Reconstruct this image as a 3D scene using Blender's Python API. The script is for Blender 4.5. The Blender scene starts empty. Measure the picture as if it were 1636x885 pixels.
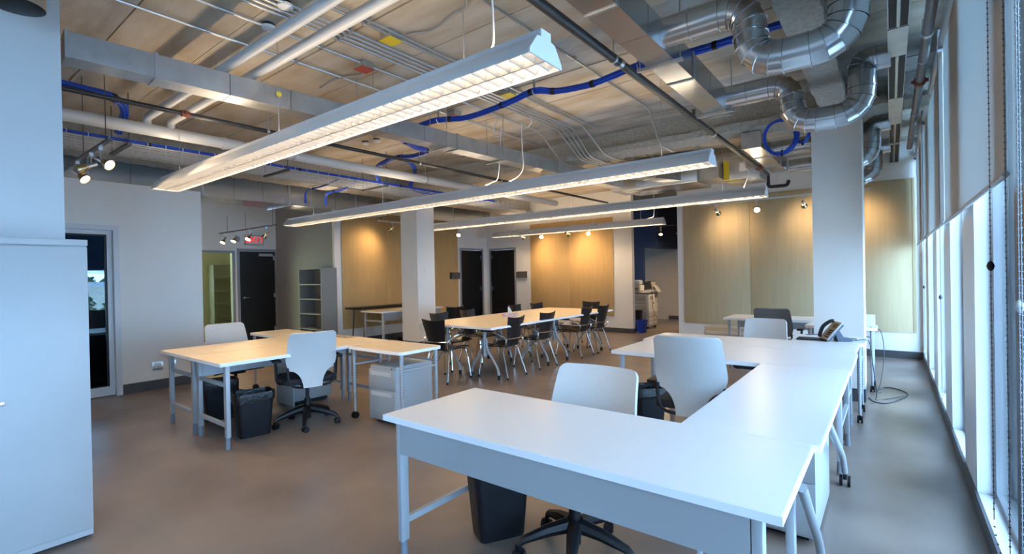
import bpy, bmesh, math, random
from mathutils import Vector, Matrix
random.seed(7)
sc = bpy.context.scene
COL = sc.collection
PI = math.pi

# ------------------------------------------------------------------ camera, sky, exposure
HC = 1.45
YAW, PITCH, ROLL = 0.659857, -0.00591671, -0.0191751
cd = bpy.data.cameras.new('camera')
cd.sensor_width = 36.0
cd.lens = 779.652 / 1636 * 36.0
cd.clip_start, cd.clip_end = 0.05, 300
cam = bpy.data.objects.new('camera', cd)
COL.objects.link(cam)
f = Vector((-math.sin(YAW) * math.cos(PITCH), math.cos(YAW) * math.cos(PITCH), math.sin(PITCH)))
r = Vector((math.cos(YAW), math.sin(YAW), 0)); u = r.cross(f)
c_, s_ = math.cos(ROLL), math.sin(ROLL)
cr, cu = c_ * r + s_ * u, -s_ * r + c_ * u
cam.matrix_world = Matrix((( cr.x, cu.x, -f.x, 0), (cr.y, cu.y, -f.y, 0), (cr.z, cu.z, -f.z, HC), (0, 0, 0, 1)))
sc.camera = cam

SKY_COLOR, SKY_STRENGTH = (0.385, 0.635, 1.0), 8.8
TUBE_STRENGTH, CEIL_FILL_W, SPOT_W = 30.0, 1.8, 36.0
WARM = (1.0, 0.72, 0.42)
w = bpy.data.worlds.new('overcast_sky'); sc.world = w; w.use_nodes = True
bg = w.node_tree.nodes['Background']
bg.inputs[0].default_value = (*SKY_COLOR, 1); bg.inputs[1].default_value = SKY_STRENGTH
vs = sc.view_settings
vs.view_transform = 'Standard'; vs.look = 'None'; vs.gamma = 1.0; vs.use_curve_mapping = False
vs.exposure = 1.12
sc.cycles.max_bounces = 9; sc.cycles.diffuse_bounces = 5; sc.cycles.transparent_max_bounces = 16
sc.cycles.sample_clamp_indirect = 6.0; sc.cycles.caustics_reflective = False; sc.cycles.caustics_refractive = False

# ------------------------------------------------------------------ materials
MATS = {}
def mat(name, color, rough=0.5, metal=0.0, var=0.0, var_scale=4.0, bump=0.0, bump_scale=40.0, color2=None, rough_var=0.0, spec=None, stretch=None, detail=6.0, coat=0.0):
    if name in MATS: return MATS[name]
    m = bpy.data.materials.new(name); m.use_nodes = True; MATS[name] = m
    nt = m.node_tree; p = nt.nodes['Principled BSDF']
    p.inputs['Base Color'].default_value = (*color, 1); p.inputs['Roughness'].default_value = rough; p.inputs['Metallic'].default_value = metal
    if spec is not None: p.inputs['Specular IOR Level'].default_value = spec
    if coat: p.inputs['Coat Weight'].default_value = coat
    if var or bump or rough_var or color2:
        tc = nt.nodes.new('ShaderNodeTexCoord'); mp = nt.nodes.new('ShaderNodeMapping')
        nt.links.new(tc.outputs['Object'], mp.inputs[0])
        if stretch: mp.inputs['Scale'].default_value = stretch
    if var or color2 or rough_var:
        n = nt.nodes.new('ShaderNodeTexNoise'); n.inputs['Scale'].default_value = var_scale; n.inputs['Detail'].default_value = detail
        nt.links.new(mp.outputs[0], n.inputs['Vector'])
        rp = nt.nodes.new('ShaderNodeValToRGB')
        a = color; b = color2 if color2 else tuple(min(1, x * (1 + var)) for x in color)
        if not color2: a = tuple(x * (1 - var) for x in color)
        rp.color_ramp.elements[0].position = 0.32; rp.color_ramp.elements[1].position = 0.68
        rp.color_ramp.elements[0].color = (*a, 1); rp.color_ramp.elements[1].color = (*b, 1)
        nt.links.new(n.outputs['Fac'], rp.inputs[0]); nt.links.new(rp.outputs[0], p.inputs['Base Color'])
        if rough_var:
            mr = nt.nodes.new('ShaderNodeMapRange')
            mr.inputs['To Min'].default_value = rough - rough_var; mr.inputs['To Max'].default_value = rough + rough_var
            nt.links.new(n.outputs['Fac'], mr.inputs[0]); nt.links.new(mr.outputs[0], p.inputs['Roughness'])
    if bump:
        n2 = nt.nodes.new('ShaderNodeTexNoise'); n2.inputs['Scale'].default_value = bump_scale; n2.inputs['Detail'].default_value = 5
        nt.links.new(mp.outputs[0], n2.inputs['Vector'])
        bp = nt.nodes.new('ShaderNodeBump'); bp.inputs['Strength'].default_value = bump; bp.inputs['Distance'].default_value = 0.02
        nt.links.new(n2.outputs['Fac'], bp.inputs['Height']); nt.links.new(bp.outputs[0], p.inputs['Normal'])
    return m
def emit(name, color, strength):
    if name in MATS: return MATS[name]
    m = bpy.data.materials.new(name); m.use_nodes = True; MATS[name] = m
    p = m.node_tree.nodes['Principled BSDF']
    p.inputs['Base Color'].default_value = (*color, 1); p.inputs['Emission Color'].default_value = (*color, 1); p.inputs['Emission Strength'].default_value = strength
    return m
def glass(name, tint, refl=0.08):
    m = bpy.data.materials.new(name); m.use_nodes = True; nt = m.node_tree; MATS[name] = m
    nt.nodes.remove(nt.nodes['Principled BSDF'])
    t = nt.nodes.new('ShaderNodeBsdfTransparent'); t.inputs[0].default_value = (*tint, 1)
    g = nt.nodes.new('ShaderNodeBsdfGlossy'); g.inputs['Roughness'].default_value = 0.02
    fr = nt.nodes.new('ShaderNodeLayerWeight'); fr.inputs[0].default_value = refl
    mx = nt.nodes.new('ShaderNodeMixShader')
    nt.links.new(fr.outputs['Fresnel'], mx.inputs[0]); nt.links.new(t.outputs[0], mx.inputs[1]); nt.links.new(g.outputs[0], mx.inputs[2])
    nt.links.new(mx.outputs[0], nt.nodes['Material Output'].inputs[0])
    return m
def fabric_translucent(name, color, trans):
    m = bpy.data.materials.new(name); m.use_nodes = True; nt = m.node_tree; MATS[name] = m
    nt.nodes.remove(nt.nodes['Principled BSDF'])
    d = nt.nodes.new('ShaderNodeBsdfDiffuse'); d.inputs[0].default_value = (*color, 1)
    t = nt.nodes.new('ShaderNodeBsdfTranslucent'); t.inputs[0].default_value = (*trans, 1)
    tc = nt.nodes.new('ShaderNodeTexCoord'); mp = nt.nodes.new('ShaderNodeMapping'); mp.inputs['Scale'].default_value = (1, 90, 2)
    n = nt.nodes.new('ShaderNodeTexNoise'); n.inputs['Scale'].default_value = 1.0
    bp = nt.nodes.new('ShaderNodeBump'); bp.inputs['Strength'].default_value = 0.15; bp.inputs['Distance'].default_value = 0.01
    nt.links.new(tc.outputs['Object'], mp.inputs[0]); nt.links.new(mp.outputs[0], n.inputs['Vector']); nt.links.new(n.outputs[0], bp.inputs['Height'])
    nt.links.new(bp.outputs[0], d.inputs['Normal'])
    a = nt.nodes.new('ShaderNodeAddShader')
    nt.links.new(d.outputs[0], a.inputs[0]); nt.links.new(t.outputs[0], a.inputs[1])
    nt.links.new(a.outputs[0], nt.nodes['Material Output'].inputs[0])
    return m

WALL = mat('white_wall_paint', (0.78, 0.745, 0.69), 0.6, var=0.015, var_scale=1.5, bump=0.03, bump_scale=120)
GREYWALL = mat('grey_wall_paint', (0.30, 0.285, 0.28), 0.6, var=0.02)
NAVY = mat('navy_wall_paint', (0.012, 0.028, 0.085), 0.6, var=0.03)
BEIGEWALL = mat('beige_wall_paint', (0.50, 0.45, 0.37), 0.6, var=0.02)
TAN = mat('tan_tackboard_fabric', (0.55, 0.35, 0.14), 0.9, var=0.05, var_scale=3.0, stretch=(6, 6, 0.5), bump=0.12, bump_scale=160)
TAN_WINDOW = mat('window_lit_tan_fabric', (0.51, 0.395, 0.23), 0.9, var=0.05, var_scale=3.0, stretch=(6, 6, 0.5), bump=0.12, bump_scale=160)  # same tan fabric, with the paling by blue window light in its colour
CONC = mat('precast_concrete', (0.52, 0.465, 0.39), 0.85, color2=(0.38, 0.29, 0.19), var_scale=2.0, stretch=(0.7, 2.2, 1), bump=0.25, bump_scale=30, detail=9)
CONC2 = mat('grey_precast_concrete', (0.47, 0.44, 0.40), 0.85, color2=(0.27, 0.245, 0.215), var_scale=2.5, stretch=(0.7, 2.2, 1), bump=0.25, bump_scale=30, detail=9)
FIRE = mat('sprayed_fireproofing', (0.56, 0.53, 0.47), 0.95, color2=(0.40, 0.38, 0.33), var_scale=30, bump=0.9, bump_scale=110)
GALV = mat('galvanised_steel', (0.54, 0.56, 0.58), 0.24, 0.95, var=0.05, var_scale=5, rough_var=0.03, stretch=(1, 1, 1))
GALV_DULL = mat('dull_galvanised_steel', (0.46, 0.47, 0.48), 0.34, 0.85, var=0.12, var_scale=6, rough_var=0.06)
CONDUIT = mat('conduit_steel', (0.45, 0.46, 0.47), 0.35, 0.8)
STEEL_DK = mat('dark_steel', (0.10, 0.095, 0.09), 0.45, 0.4)
BLACKPIPE = mat('black_painted_pipe', (0.022, 0.022, 0.023), 0.4)
GREYPIPE = mat('grey_steel_pipe', (0.16, 0.16, 0.17), 0.4, 0.5)
WHITEPIPE = mat('white_pvc_pipe', (0.55, 0.545, 0.535), 0.35)
WHITEMETAL = mat('white_painted_metal', (0.62, 0.63, 0.64), 0.4)
LOUVER = mat('white_louver_blade', (0.31, 0.31, 0.31), 0.35)
GREYMETAL = mat('grey_painted_metal', (0.33, 0.345, 0.36), 0.42, 0.1)
FRAMEGREY = mat('door_frame_grey', (0.27, 0.27, 0.29), 0.5)
CABINET = mat('pale_grey_cabinet_enamel', (0.34, 0.345, 0.345), 0.38, var=0.02, bump=0.02, bump_scale=300)
LAMIN_W = mat('white_laminate', (0.63, 0.62, 0.605), 0.33, var=0.012, var_scale=2)
LAMIN_WARM = mat('warm_tinted_laminate', (0.74, 0.60, 0.42), 0.35, var=0.05, var_scale=3, stretch=(1, 6, 1))  # off-white tops; the warm lamp light is put into this colour
EDGE = mat('white_edge_band', (0.76, 0.77, 0.78), 0.4)
MESHF = mat('pale_grey_chair_mesh', (0.47, 0.47, 0.46), 0.75, var=0.05, var_scale=180, bump=0.12, bump_scale=350)
MESHD = mat('dark_chair_mesh', (0.13, 0.14, 0.15), 0.75, var=0.05, var_scale=180, bump=0.12, bump_scale=350)  # pale mesh darkened; the far chair's shade is put into its colour
BLACK = mat('black_plastic', (0.006, 0.006, 0.008), 0.45, spec=0.3)
BLACKSHELL = mat('black_chair_shell', (0.006, 0.006, 0.008), 0.34)
BLACKFAB = mat('black_seat_fabric', (0.012, 0.012, 0.014), 0.9, bump=0.1, bump_scale=300)
BAG = mat('black_bin_bag_film', (0.006, 0.006, 0.007), 0.38, bump=0.4, bump_scale=25)
CHROME = mat('chrome', (0.72, 0.72, 0.73), 0.12, 1.0)
ALU = mat('satin_aluminium', (0.62, 0.63, 0.65), 0.28, 0.9)
DOORBLK = mat('dark_wood_door', (0.004, 0.0035, 0.0035), 0.4, var=0.2, var_scale=2, stretch=(8, 8, 0.6))
BASEB = mat('dark_grey_vinyl_base', (0.06, 0.06, 0.065), 0.5)
BLUE = mat('blue_data_cable', (0.006, 0.055, 0.42), 0.45)
VELCRO = mat('black_velcro', (0.01, 0.01, 0.012), 0.9)
YELLOW = mat('yellow_paint', (0.60, 0.46, 0.02), 0.5)
RED = mat('red_paint', (0.40, 0.05, 0.025), 0.5)
REDCLAMP = mat('red_oxide_clamp', (0.22, 0.045, 0.02), 0.55)
WHITECORD = mat('white_cord', (0.70, 0.69, 0.66), 0.5)
SLOTDARK = mat('dark_slot', (0.012, 0.010, 0.010), 0.6)
BLINDF = fabric_translucent('translucent_blind_fabric', (0.48, 0.42, 0.36), (0.155, 0.18, 0.185))
GLASSCLR = glass('clear_window_glass', (0.93, 0.96, 0.96))
GLASSDK = glass('smoky_door_glass', (0.36, 0.40, 0.42), 0.1)
GLASSYEL = glass('olive_tinted_glass', (0.80, 0.73, 0.46), 0.1)
BULB = emit('lit_lamp_face', (1.0, 0.83, 0.55), 14.0)
TUBE = emit('fluorescent_tube', (1.0, 0.76, 0.48), TUBE_STRENGTH)
FLOOR = mat('stained_concrete_floor', (0.225, 0.172, 0.140), 0.30, color2=(0.130, 0.099, 0.083), var_scale=1.3, rough_var=0.06, detail=5)
PAPER = mat('white_paper', (0.75, 0.74, 0.72), 0.7)

COLPAINT = mat('pale_blue_grey_column_paint', (0.46, 0.465, 0.47), 0.6, var=0.01)
# ------------------------------------------------------------------ mesh helpers
def frames(pts):
    n = len(pts); T = []
    for i in range(n):
        a = pts[max(0, i - 1)]; b = pts[min(n - 1, i + 1)]
        d1 = (pts[i] - a); d2 = (b - pts[i])
        t = Vector((0, 0, 0))
        if d1.length > 1e-9: t += d1.normalized()
        if d2.length > 1e-9: t += d2.normalized()
        T.append(t.normalized())
    up = Vector((0, 0, 1)) if abs(T[0].z) < 0.9 else Vector((1, 0, 0))
    N = (up - T[0] * up.dot(T[0])).normalized(); out = []
    for i in range(n):
        N = (N - T[i] * N.dot(T[i])); N.normalize()
        out.append((T[i], N.copy(), T[i].cross(N)))
    return out
def fillet(pts, rad, seg=5):
    pts = [Vector(p) for p in pts]
    if rad <= 0 or len(pts) < 3: return pts
    out = [pts[0]]
    for i in range(1, len(pts) - 1):
        a, b, c = pts[i - 1], pts[i], pts[i + 1]
        d = min(rad, (a - b).length * 0.49, (c - b).length * 0.49)
        p0 = b + (a - b).normalized() * d; p2 = b + (c - b).normalized() * d
        for k in range(seg + 1):
            t = k / seg
            out.append(p0 * (1 - t) ** 2 + b * 2 * t * (1 - t) + p2 * t * t)
    out.append(pts[-1]); return out
def smooth_path(pts, sub=6):
    P = [Vector(p) for p in pts]; P = [P[0] * 2 - P[1]] + P + [P[-1] * 2 - P[-2]]; out = []
    for i in range(1, len(P) - 2):
        for k in range(sub):
            t = k / sub; p0, p1, p2, p3 = P[i - 1:i + 3]
            out.append(0.5 * ((2 * p1) + (p2 - p0) * t + (2 * p0 - 5 * p1 + 4 * p2 - p3) * t * t + (3 * p1 - p0 - 3 * p2 + p3) * t ** 3))
    out.append(P[-2]); return out
class MB:
    def __init__(s): s.bm = bmesh.new()
    def box(s, x0, x1, y0, y1, z0, z1):
        return s.obox(Matrix.Translation(((x0 + x1) / 2, (y0 + y1) / 2, (z0 + z1) / 2)), abs(x1 - x0), abs(y1 - y0), abs(z1 - z0))
    def obox(s, M, sx, sy, sz):
        bmesh.ops.create_cube(s.bm, size=1.0, matrix=M @ Matrix.Diagonal((sx, sy, sz, 1))); return s
    def prism(s, pts, axis, a, b, M=None):
        def p(q, h):
            v = Vector((h, q[0], q[1])) if axis == 'x' else Vector((q[0], h, q[1])) if axis == 'y' else Vector((q[0], q[1], h))
            return M @ v if M else v
        A = [s.bm.verts.new(p(q, a)) for q in pts]; B = [s.bm.verts.new(p(q, b)) for q in pts]; n = len(pts)
        fs = [s.bm.faces.new(A), s.bm.faces.new(list(reversed(B)))]
        for i in range(n): fs.append(s.bm.faces.new((A[i], B[i], B[(i + 1) % n], A[(i + 1) % n])))
        bmesh.ops.recalc_face_normals(s.bm, faces=fs); return s
    def tube(s, pts, r, n=8, bend=0.0, closed=False, caps=True, radii=None, flat=None):
        P = fillet(pts, bend) if bend else [Vector(p) for p in pts]
        if closed: P = P + [P[0], P[1]]
        F = frames(P); rings = []
        if closed:
            F = F[:-1]; P = P[:-1]; F[0] = F[-1] if False else F[0]
        for i, (T, N, B) in enumerate(F):
            rr = radii[i] if radii else r
            fy = flat if flat else 1.0
            rings.append([s.bm.verts.new(P[i] + (N * math.cos(2 * PI * k / n) * fy + B * math.sin(2 * PI * k / n)) * rr) for k in range(n)])
        for i in range(len(rings) - 1):
            for k in range(n):
                s.bm.faces.new((rings[i][k], rings[i][(k + 1) % n], rings[i + 1][(k + 1) % n], rings[i + 1][k]))
        if caps and not closed:
            s.bm.faces.new(list(reversed(rings[0]))); s.bm.faces.new(rings[-1])
        return s
    def rod(s, a, b, r, n=8): return s.tube([a, b], r, n)
    def lathe(s, prof, M=None, n=16, cap=True):
        rings = []
        for rr, h in prof:
            rings.append([s.bm.verts.new((M @ Vector((rr * math.cos(2 * PI * k / n), rr * math.sin(2 * PI * k / n), h))) if M else Vector((rr * math.cos(2 * PI * k / n), rr * math.sin(2 * PI * k / n), h))) for k in range(n)])
        for i in range(len(rings) - 1):
            for k in range(n): s.bm.faces.new((rings[i][k], rings[i][(k + 1) % n], rings[i + 1][(k + 1) % n], rings[i + 1][k]))
        if cap: s.bm.faces.new(list(reversed(rings[0]))); s.bm.faces.new(rings[-1])
        return s
    def grid(s, fn, nu, nv, thick=0.0, mask=None):
        """a sheet fn(u, v) with u, v in 0..1, given a thickness along its normal"""
        P = [[Vector(fn(i / nu, j / nv)) for j in range(nv + 1)] for i in range(nu + 1)]
        def nrm(i, j):
            a = P[min(nu, i + 1)][j] - P[max(0, i - 1)][j]; b = P[i][min(nv, j + 1)] - P[i][max(0, j - 1)]
            return a.cross(b).normalized()
        top = [[s.bm.verts.new(P[i][j] + nrm(i, j) * thick / 2) for j in range(nv + 1)] for i in range(nu + 1)]
        bot = [[s.bm.verts.new(P[i][j] - nrm(i, j) * thick / 2) for j in range(nv + 1)] for i in range(nu + 1)]
        for i in range(nu):
            for j in range(nv):
                s.bm.faces.new((top[i][j], top[i + 1][j], top[i + 1][j + 1], top[i][j + 1]))
                s.bm.faces.new((bot[i][j], bot[i][j + 1], bot[i + 1][j + 1], bot[i + 1][j]))
        for i in range(nu):
            s.bm.faces.new((top[i][0], bot[i][0], bot[i + 1][0], top[i + 1][0]))
            s.bm.faces.new((top[i][nv], top[i + 1][nv], bot[i + 1][nv], bot[i][nv]))
        for j in range(nv):
            s.bm.faces.new((top[0][j], top[0][j + 1], bot[0][j + 1], bot[0][j]))
            s.bm.faces.new((top[nu][j], bot[nu][j], bot[nu][j + 1], top[nu][j + 1]))
        return s
    def bevel(s, w, seg=2):
        bmesh.ops.bevel(s.bm, geom=list(s.bm.edges), offset=w, segments=seg, profile=0.5, affect='EDGES', clamp_overlap=True); return s
    def build(s, name, m, parent=None, loc=None, bevel=0.0, angle=38):
        if bevel: s.bevel(bevel)
        me = bpy.data.meshes.new(name); s.bm.to_mesh(me); s.bm.free()
        ms = m if isinstance(m, (list, tuple)) else [m]
        for q in ms: me.materials.append(q)
        me.polygons.foreach_set('use_smooth', [True] * len(me.polygons))
        me.set_sharp_from_angle(angle=math.radians(angle))
        o = bpy.data.objects.new(name, me); COL.objects.link(o)
        if parent: o.parent = parent
        if loc is not None: o.location = loc
        return o
def inst(o, parent, loc=None, rot=None, name=None):
    """another piece that shares the mesh of o"""
    c = o.copy(); c.parent = parent
    if loc is not None: c.location = loc
    if rot is not None: c.rotation_euler = rot
    COL.objects.link(c); return c
def tag(o, label, cat, group=None, kind=None):
    if label: o['label'] = label
    if cat: o['category'] = cat
    if group: o['group'] = group
    if kind: o['kind'] = kind
    return o
def thing(name, label, cat, loc=(0, 0, 0), rotz=0.0, group=None):
    o = bpy.data.objects.new(name, None); COL.objects.link(o)
    o.location = loc; o.rotation_euler = (0, 0, rotz); o.empty_display_size = 0.1
    return tag(o, label, cat, group)
def struct(o): o['kind'] = 'structure'; return o
def children(o): return [c for c in list(COL.objects) if c.parent == o]
KIDS = {}
def dup(root, loc, rotz, label, group=None):
    if root.name not in KIDS: KIDS[root.name] = [(c, children(c)) for c in children(root)]
    q = root.copy(); COL.objects.link(q); q.location = loc; q.rotation_euler = (0, 0, rotz); q['label'] = label
    if group: q['group'] = group
    for c, gs in KIDS[root.name]:
        d = c.copy(); COL.objects.link(d); d.parent = q
        for g in gs:
            h = g.copy(); COL.objects.link(h); h.parent = d
    return q
def rrect(x0, x1, y0, y1, rad, seg=5, radii=None):
    """rounded rectangle outline; radii = per corner (x0y0, x1y0, x1y1, x0y1)"""
    R = radii or (rad,) * 4; out = []
    for (cx, cy, a0, rr) in ((x0, y0, PI, R[0]), (x1, y0, 1.5 * PI, R[1]), (x1, y1, 0, R[2]), (x0, y1, 0.5 * PI, R[3])):
        sx = cx + (rr if cx == x0 else -rr); sy = cy + (rr if cy == y0 else -rr)
        if rr <= 0: out.append((cx, cy)); continue
        for k in range(seg + 1):
            a = a0 + k / seg * PI / 2
            out.append((sx + rr * math.cos(a), sy + rr * math.sin(a)))
    return out
def wall_with_holes(name, m, axis, c0, c1, u0, u1, z0, z1, holes, as_struct=True):
    """a wall slab normal to axis ('x' or 'y') between c0 and c1, running u0..u1, holes = (ua, ub, za, zb) sorted along u"""
    b = MB()
    def bx(ua, ub, za, zb):
        if ub - ua < 1e-4 or zb - za < 1e-4: return
        if axis == 'x': b.box(c0, c1, ua, ub, za, zb)
        else: b.box(ua, ub, c0, c1, za, zb)
    u = u0
    for (ua, ub, za, zb) in holes:
        bx(u, ua, z0, z1); bx(ua, ub, z0, za); bx(ua, ub, zb, z1); u = ub
    bx(u, u1, z0, z1)
    return struct(b.build(name, m))

# ------------------------------------------------------------------ the setting
CEIL = 3.42
struct(MB().box(-15, 0.395, -4.5, 15.2, -0.12, 0.0).build('floor', FLOOR))
ceiling = struct(MB().box(-15, 0.62, -4.5, 15.2, CEIL + 0.1, CEIL + 0.22).build('ceiling', CONC2))
yy = 1.15 - 0.6 * 9; k = 0
while yy < 14.6:
    b = MB().box(-15, 0.6, yy + 0.005, yy + 0.595, CEIL + (0.006 if k % 3 == 1 else 0), CEIL + 0.1)
    b.build('ceiling_plank', CONC2 if k in (4, 5, 8, 13, 16, 17) else CONC, ceiling); yy += 0.6; k += 1

def lumpy(name, x0, x1, y0, y1, z0, z1, step, amp, m):
    """a sprayed, uneven block: a box whose skin is cut fine and pushed about"""
    nx, ny, nz = (max(1, int(round(d / step))) for d in (x1 - x0, y1 - y0, z1 - z0))
    nx, ny, nz = min(nx, 220), min(ny, 220), min(nz, 4)
    bm = bmesh.new(); V = {}
    def v(i, j, kk):
        if (i, j, kk) not in V:
            q = random.Random(i * 7919 + j * 104729 + kk * 31)
            V[(i, j, kk)] = bm.verts.new((x0 + (x1 - x0) * i / nx + q.uniform(-amp, amp), y0 + (y1 - y0) * j / ny + q.uniform(-amp, amp), z0 + (z1 - z0) * kk / nz + q.uniform(-amp, amp)))
        return V[(i, j, kk)]
    for i in range(nx):
        for j in range(ny):
            bm.faces.new((v(i, j, 0), v(i, j + 1, 0), v(i + 1, j + 1, 0), v(i + 1, j, 0))); bm.faces.new((v(i, j, nz), v(i + 1, j, nz), v(i + 1, j + 1, nz), v(i, j + 1, nz)))
    for i in range(nx):
        for q in range(nz):
            bm.faces.new((v(i, 0, q), v(i + 1, 0, q), v(i + 1, 0, q + 1), v(i, 0, q + 1))); bm.faces.new((v(i, ny, q), v(i, ny, q + 1), v(i + 1, ny, q + 1), v(i + 1, ny, q)))
    for j in range(ny):
        for q in range(nz):
            bm.faces.new((v(0, j, q), v(0, j, q + 1), v(0, j + 1, q + 1), v(0, j + 1, q))); bm.faces.new((v(nx, j, q), v(nx, j + 1, q), v(nx, j + 1, q + 1), v(nx, j, q + 1)))
    b = MB(); b.bm.free(); b.bm = bm
    return b.build(name, m, angle=70)
def beam(n, x0, x1, y0, y1, wx0, wx1, wy0, wy1, zf, zw):
    o = struct(lumpy('ceiling_beam', wx0, wx1, wy0, wy1, zw, CEIL + 0.02, 0.05, 0.004, FIRE))
    g = lumpy('beam_flange', x0, x1, y0, y1, zf, zw, 0.04, 0.008, FIRE); g.parent = o
    return o
beam(1, -9.3, 0.39, 6.28, 6.70, -9.3, 0.39, 6.37, 6.61, 3.12, 3.20)
beam(2, -0.54, -0.31, -4.4, 9.87, -0.47, -0.38, -4.4, 9.87, 3.03, 3.10)
beam(3, -8.0, -7.60, -4.4, 10.8, -7.88, -7.72, -4.4, 10.8, 3.02, 3.12)

def column(x0, x1, y0, y1, z1, base=True, m=WALL):
    o = struct(MB().box(x0, x1, y0, y1, 0.0, z1).build('column', m))
    if base: MB().box(x0 - 0.006, x1 + 0.006, y0 - 0.006, y1 + 0.006, 0.0, 0.14).build('column_base', BASEB, o)
    return o
column(-0.69, -0.23, 6.44, 6.90, 3.10)
colc = column(-7.90, -7.41, 6.50, 6.96, 3.02)
column(-4.75, -4.03, -0.45, 0.695, CEIL, True, COLPAINT)
sw = tag(MB().box(-7.409, -7.400, 6.67, 6.75, 1.545, 1.625).bevel(0.003).build('wall_control', PAPER), 'small square white control plate on the white column by the meeting table', 'switch')

# walls
struct(MB().box(-3.40, 0.395, 9.87, 10.0, 0, CEIL).build('wall_far_right', WALL))
DOOR_H = 2.14
wall_with_holes('wall_far', WALL, 'y', 10.80, 10.93, -9.42, -4.80, 0, CEIL, [(-9.14, -8.28, 0, DOOR_H)])
wall_with_holes('wall_left_far', WALL, 'x', -9.42, -9.30, 5.99, 10.80, 0, CEIL, [(9.72, 10.58, 0, DOOR_H)])
struct(MB().box(-11.8, -9.34, 5.87, 5.99, 0, CEIL).build('wall_grey', GREYWALL))
struct(MB().box(-9.36, -9.29, 5.862, 6.0, 0, CEIL).build('trim_1', WALL))
wall_with_holes('wall_exit', WALL, 'x', -11.94, -11.80, 2.81, 5.99, 0, CEIL, [(3.30, 4.92, 0.10, 2.10), (5.02, 5.84, 0, 2.10)])
struct(MB().box(-11.8, -7.80, 2.69, 2.81, 0, 2.715).build('wall_return', WALL))
wall_with_holes('wall_left', WALL, 'x', -7.92, -7.80, -4.5, 2.69, 0, 2.715, [(0.74, 1.86, 0, 2.165)])
struct(MB().box(-15, 0.62, -4.62, -4.5, 0, CEIL).build('wall_back', WALL))
wall_with_holes('wall_room', WALL, 'x', -10.42, -10.3, -4.5, 2.69, 0, CEIL, [(-1.6, 2.55, 0.72, 2.35)])
struct(MB().box(-15.0, -14.88, 4.72, 10.9, 0, CEIL).build('wall_office', BEIGEWALL))
struct(MB().box(-15.0, -12.0, 10.8, 10.93, 0, CEIL).build('wall_office_end', BEIGEWALL))
# copier room behind the opening
struct(MB().box(-9.4, -0.5, 14.5, 14.62, 0, CEIL).build('wall_copier', BEIGEWALL))
struct(MB().box(-9.4, -5.33, 12.75, 12.85, 0, CEIL).build('wall_navy', NAVY))
struct(MB().box(-5.33, -4.93, 12.75, 14.5, 2.10, CEIL).build('wall_navy_soffit', NAVY))
struct(MB().box(-2.0, -1.9, 10.0, 14.5, 0, CEIL).build('wall_copier_right', BEIGEWALL))

def base(name, *a): struct(MB().box(*a).build(name, BASEB))
base('baseboard_far_right', -3.40, 0.39, 9.858, 9.87, 0, 0.115)
base('baseboard_far', -8.22, -4.79, 10.788, 10.80, 0, 0.11)
base('baseboard_far_end', -4.80, -4.788, 10.79, 10.93, 0, 0.11)
base('baseboard_left_far', -9.30, -9.288, 6.0, 9.66, 0, 0.11)
base('baseboard_grey', -11.8, -9.36, 5.858, 5.87, 0, 0.11)
base('baseboard_left', -7.80, -7.788, 1.866, 2.81, 0, 0.125)
base('baseboard_copier', -5.3, -2.0, 14.488, 14.5, 0, 0.11)

# doors
def leafdoor(name, axis, c, u0, u1, z1, hinge_at, out):
    """closed dark door with a grey steel frame; c = wall face, out = +1/-1 the side it faces"""
    def bx(b, ua, ub, ca, cb, za, zb): return b.box(ca, cb, ua, ub, za, zb) if axis == 'x' else b.box(ua, ub, ca, cb, za, zb)
    d = struct(bx(MB(), u0, u1, c - out * 0.075, c - out * 0.03, 0.008, z1 - 0.006).build(name, DOORBLK))
    fr = MB(); w_ = 0.055
    bx(fr, u0 - w_, u0, c - out * 0.12, c + out * 0.015, 0, z1 + w_); bx(fr, u1, u1 + w_, c - out * 0.12, c + out * 0.015, 0, z1 + w_); bx(fr, u0, u1, c - out * 0.12, c + out * 0.015, z1, z1 + w_)
    fr.build('door_frame', FRAMEGREY, d)
    for z in (0.25, 1.05, 1.95):
        h = u1 - 0.004 if hinge_at > 0 else u0 + 0.004
        bx(MB(), h - 0.03, h + 0.03, c - out * 0.031, c - out * 0.018, z - 0.05, z + 0.05).build('hinge', ALU, d)
    return d
leafdoor('door_1', 'x', -9.30, 9.72, 10.58, DOOR_H, 1, 1)
leafdoor('door_2', 'y', 10.80, -9.14, -8.28, DOOR_H, -1, -1)
d3 = leafdoor('door_3', 'x', -11.80, 5.02, 5.84, 2.10, 1, 1)
MB().box(-11.83, -11.78, 5.46, 5.78, 1.99, 2.05).build('door_closer', ALU, d3)
MB().rod((-11.83, 5.10, 1.02), (-11.77, 5.10, 1.02), 0.028, 12).rod((-11.775, 5.10, 1.02), (-11.775, 5.22, 1.02), 0.011).build('door_handle', CHROME, d3)
# sidelight beside the exit door
s1 = MB()
for a in ((3.30, 3.36), (4.86, 4.92)): s1.box(-11.90, -11.79, a[0], a[1], 0.10, 2.10)
s1.box(-11.90, -11.79, 3.36, 4.86, 2.05, 2.10).box(-11.90, -11.79, 3.36, 4.86, 0.10, 0.16)
w9 = struct(s1.build('window_9', FRAMEGREY))
MB().box(-11.855, -11.845, 3.36, 4.86, 0.16, 2.05).build('pane', GLASSYEL, w9)
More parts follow.
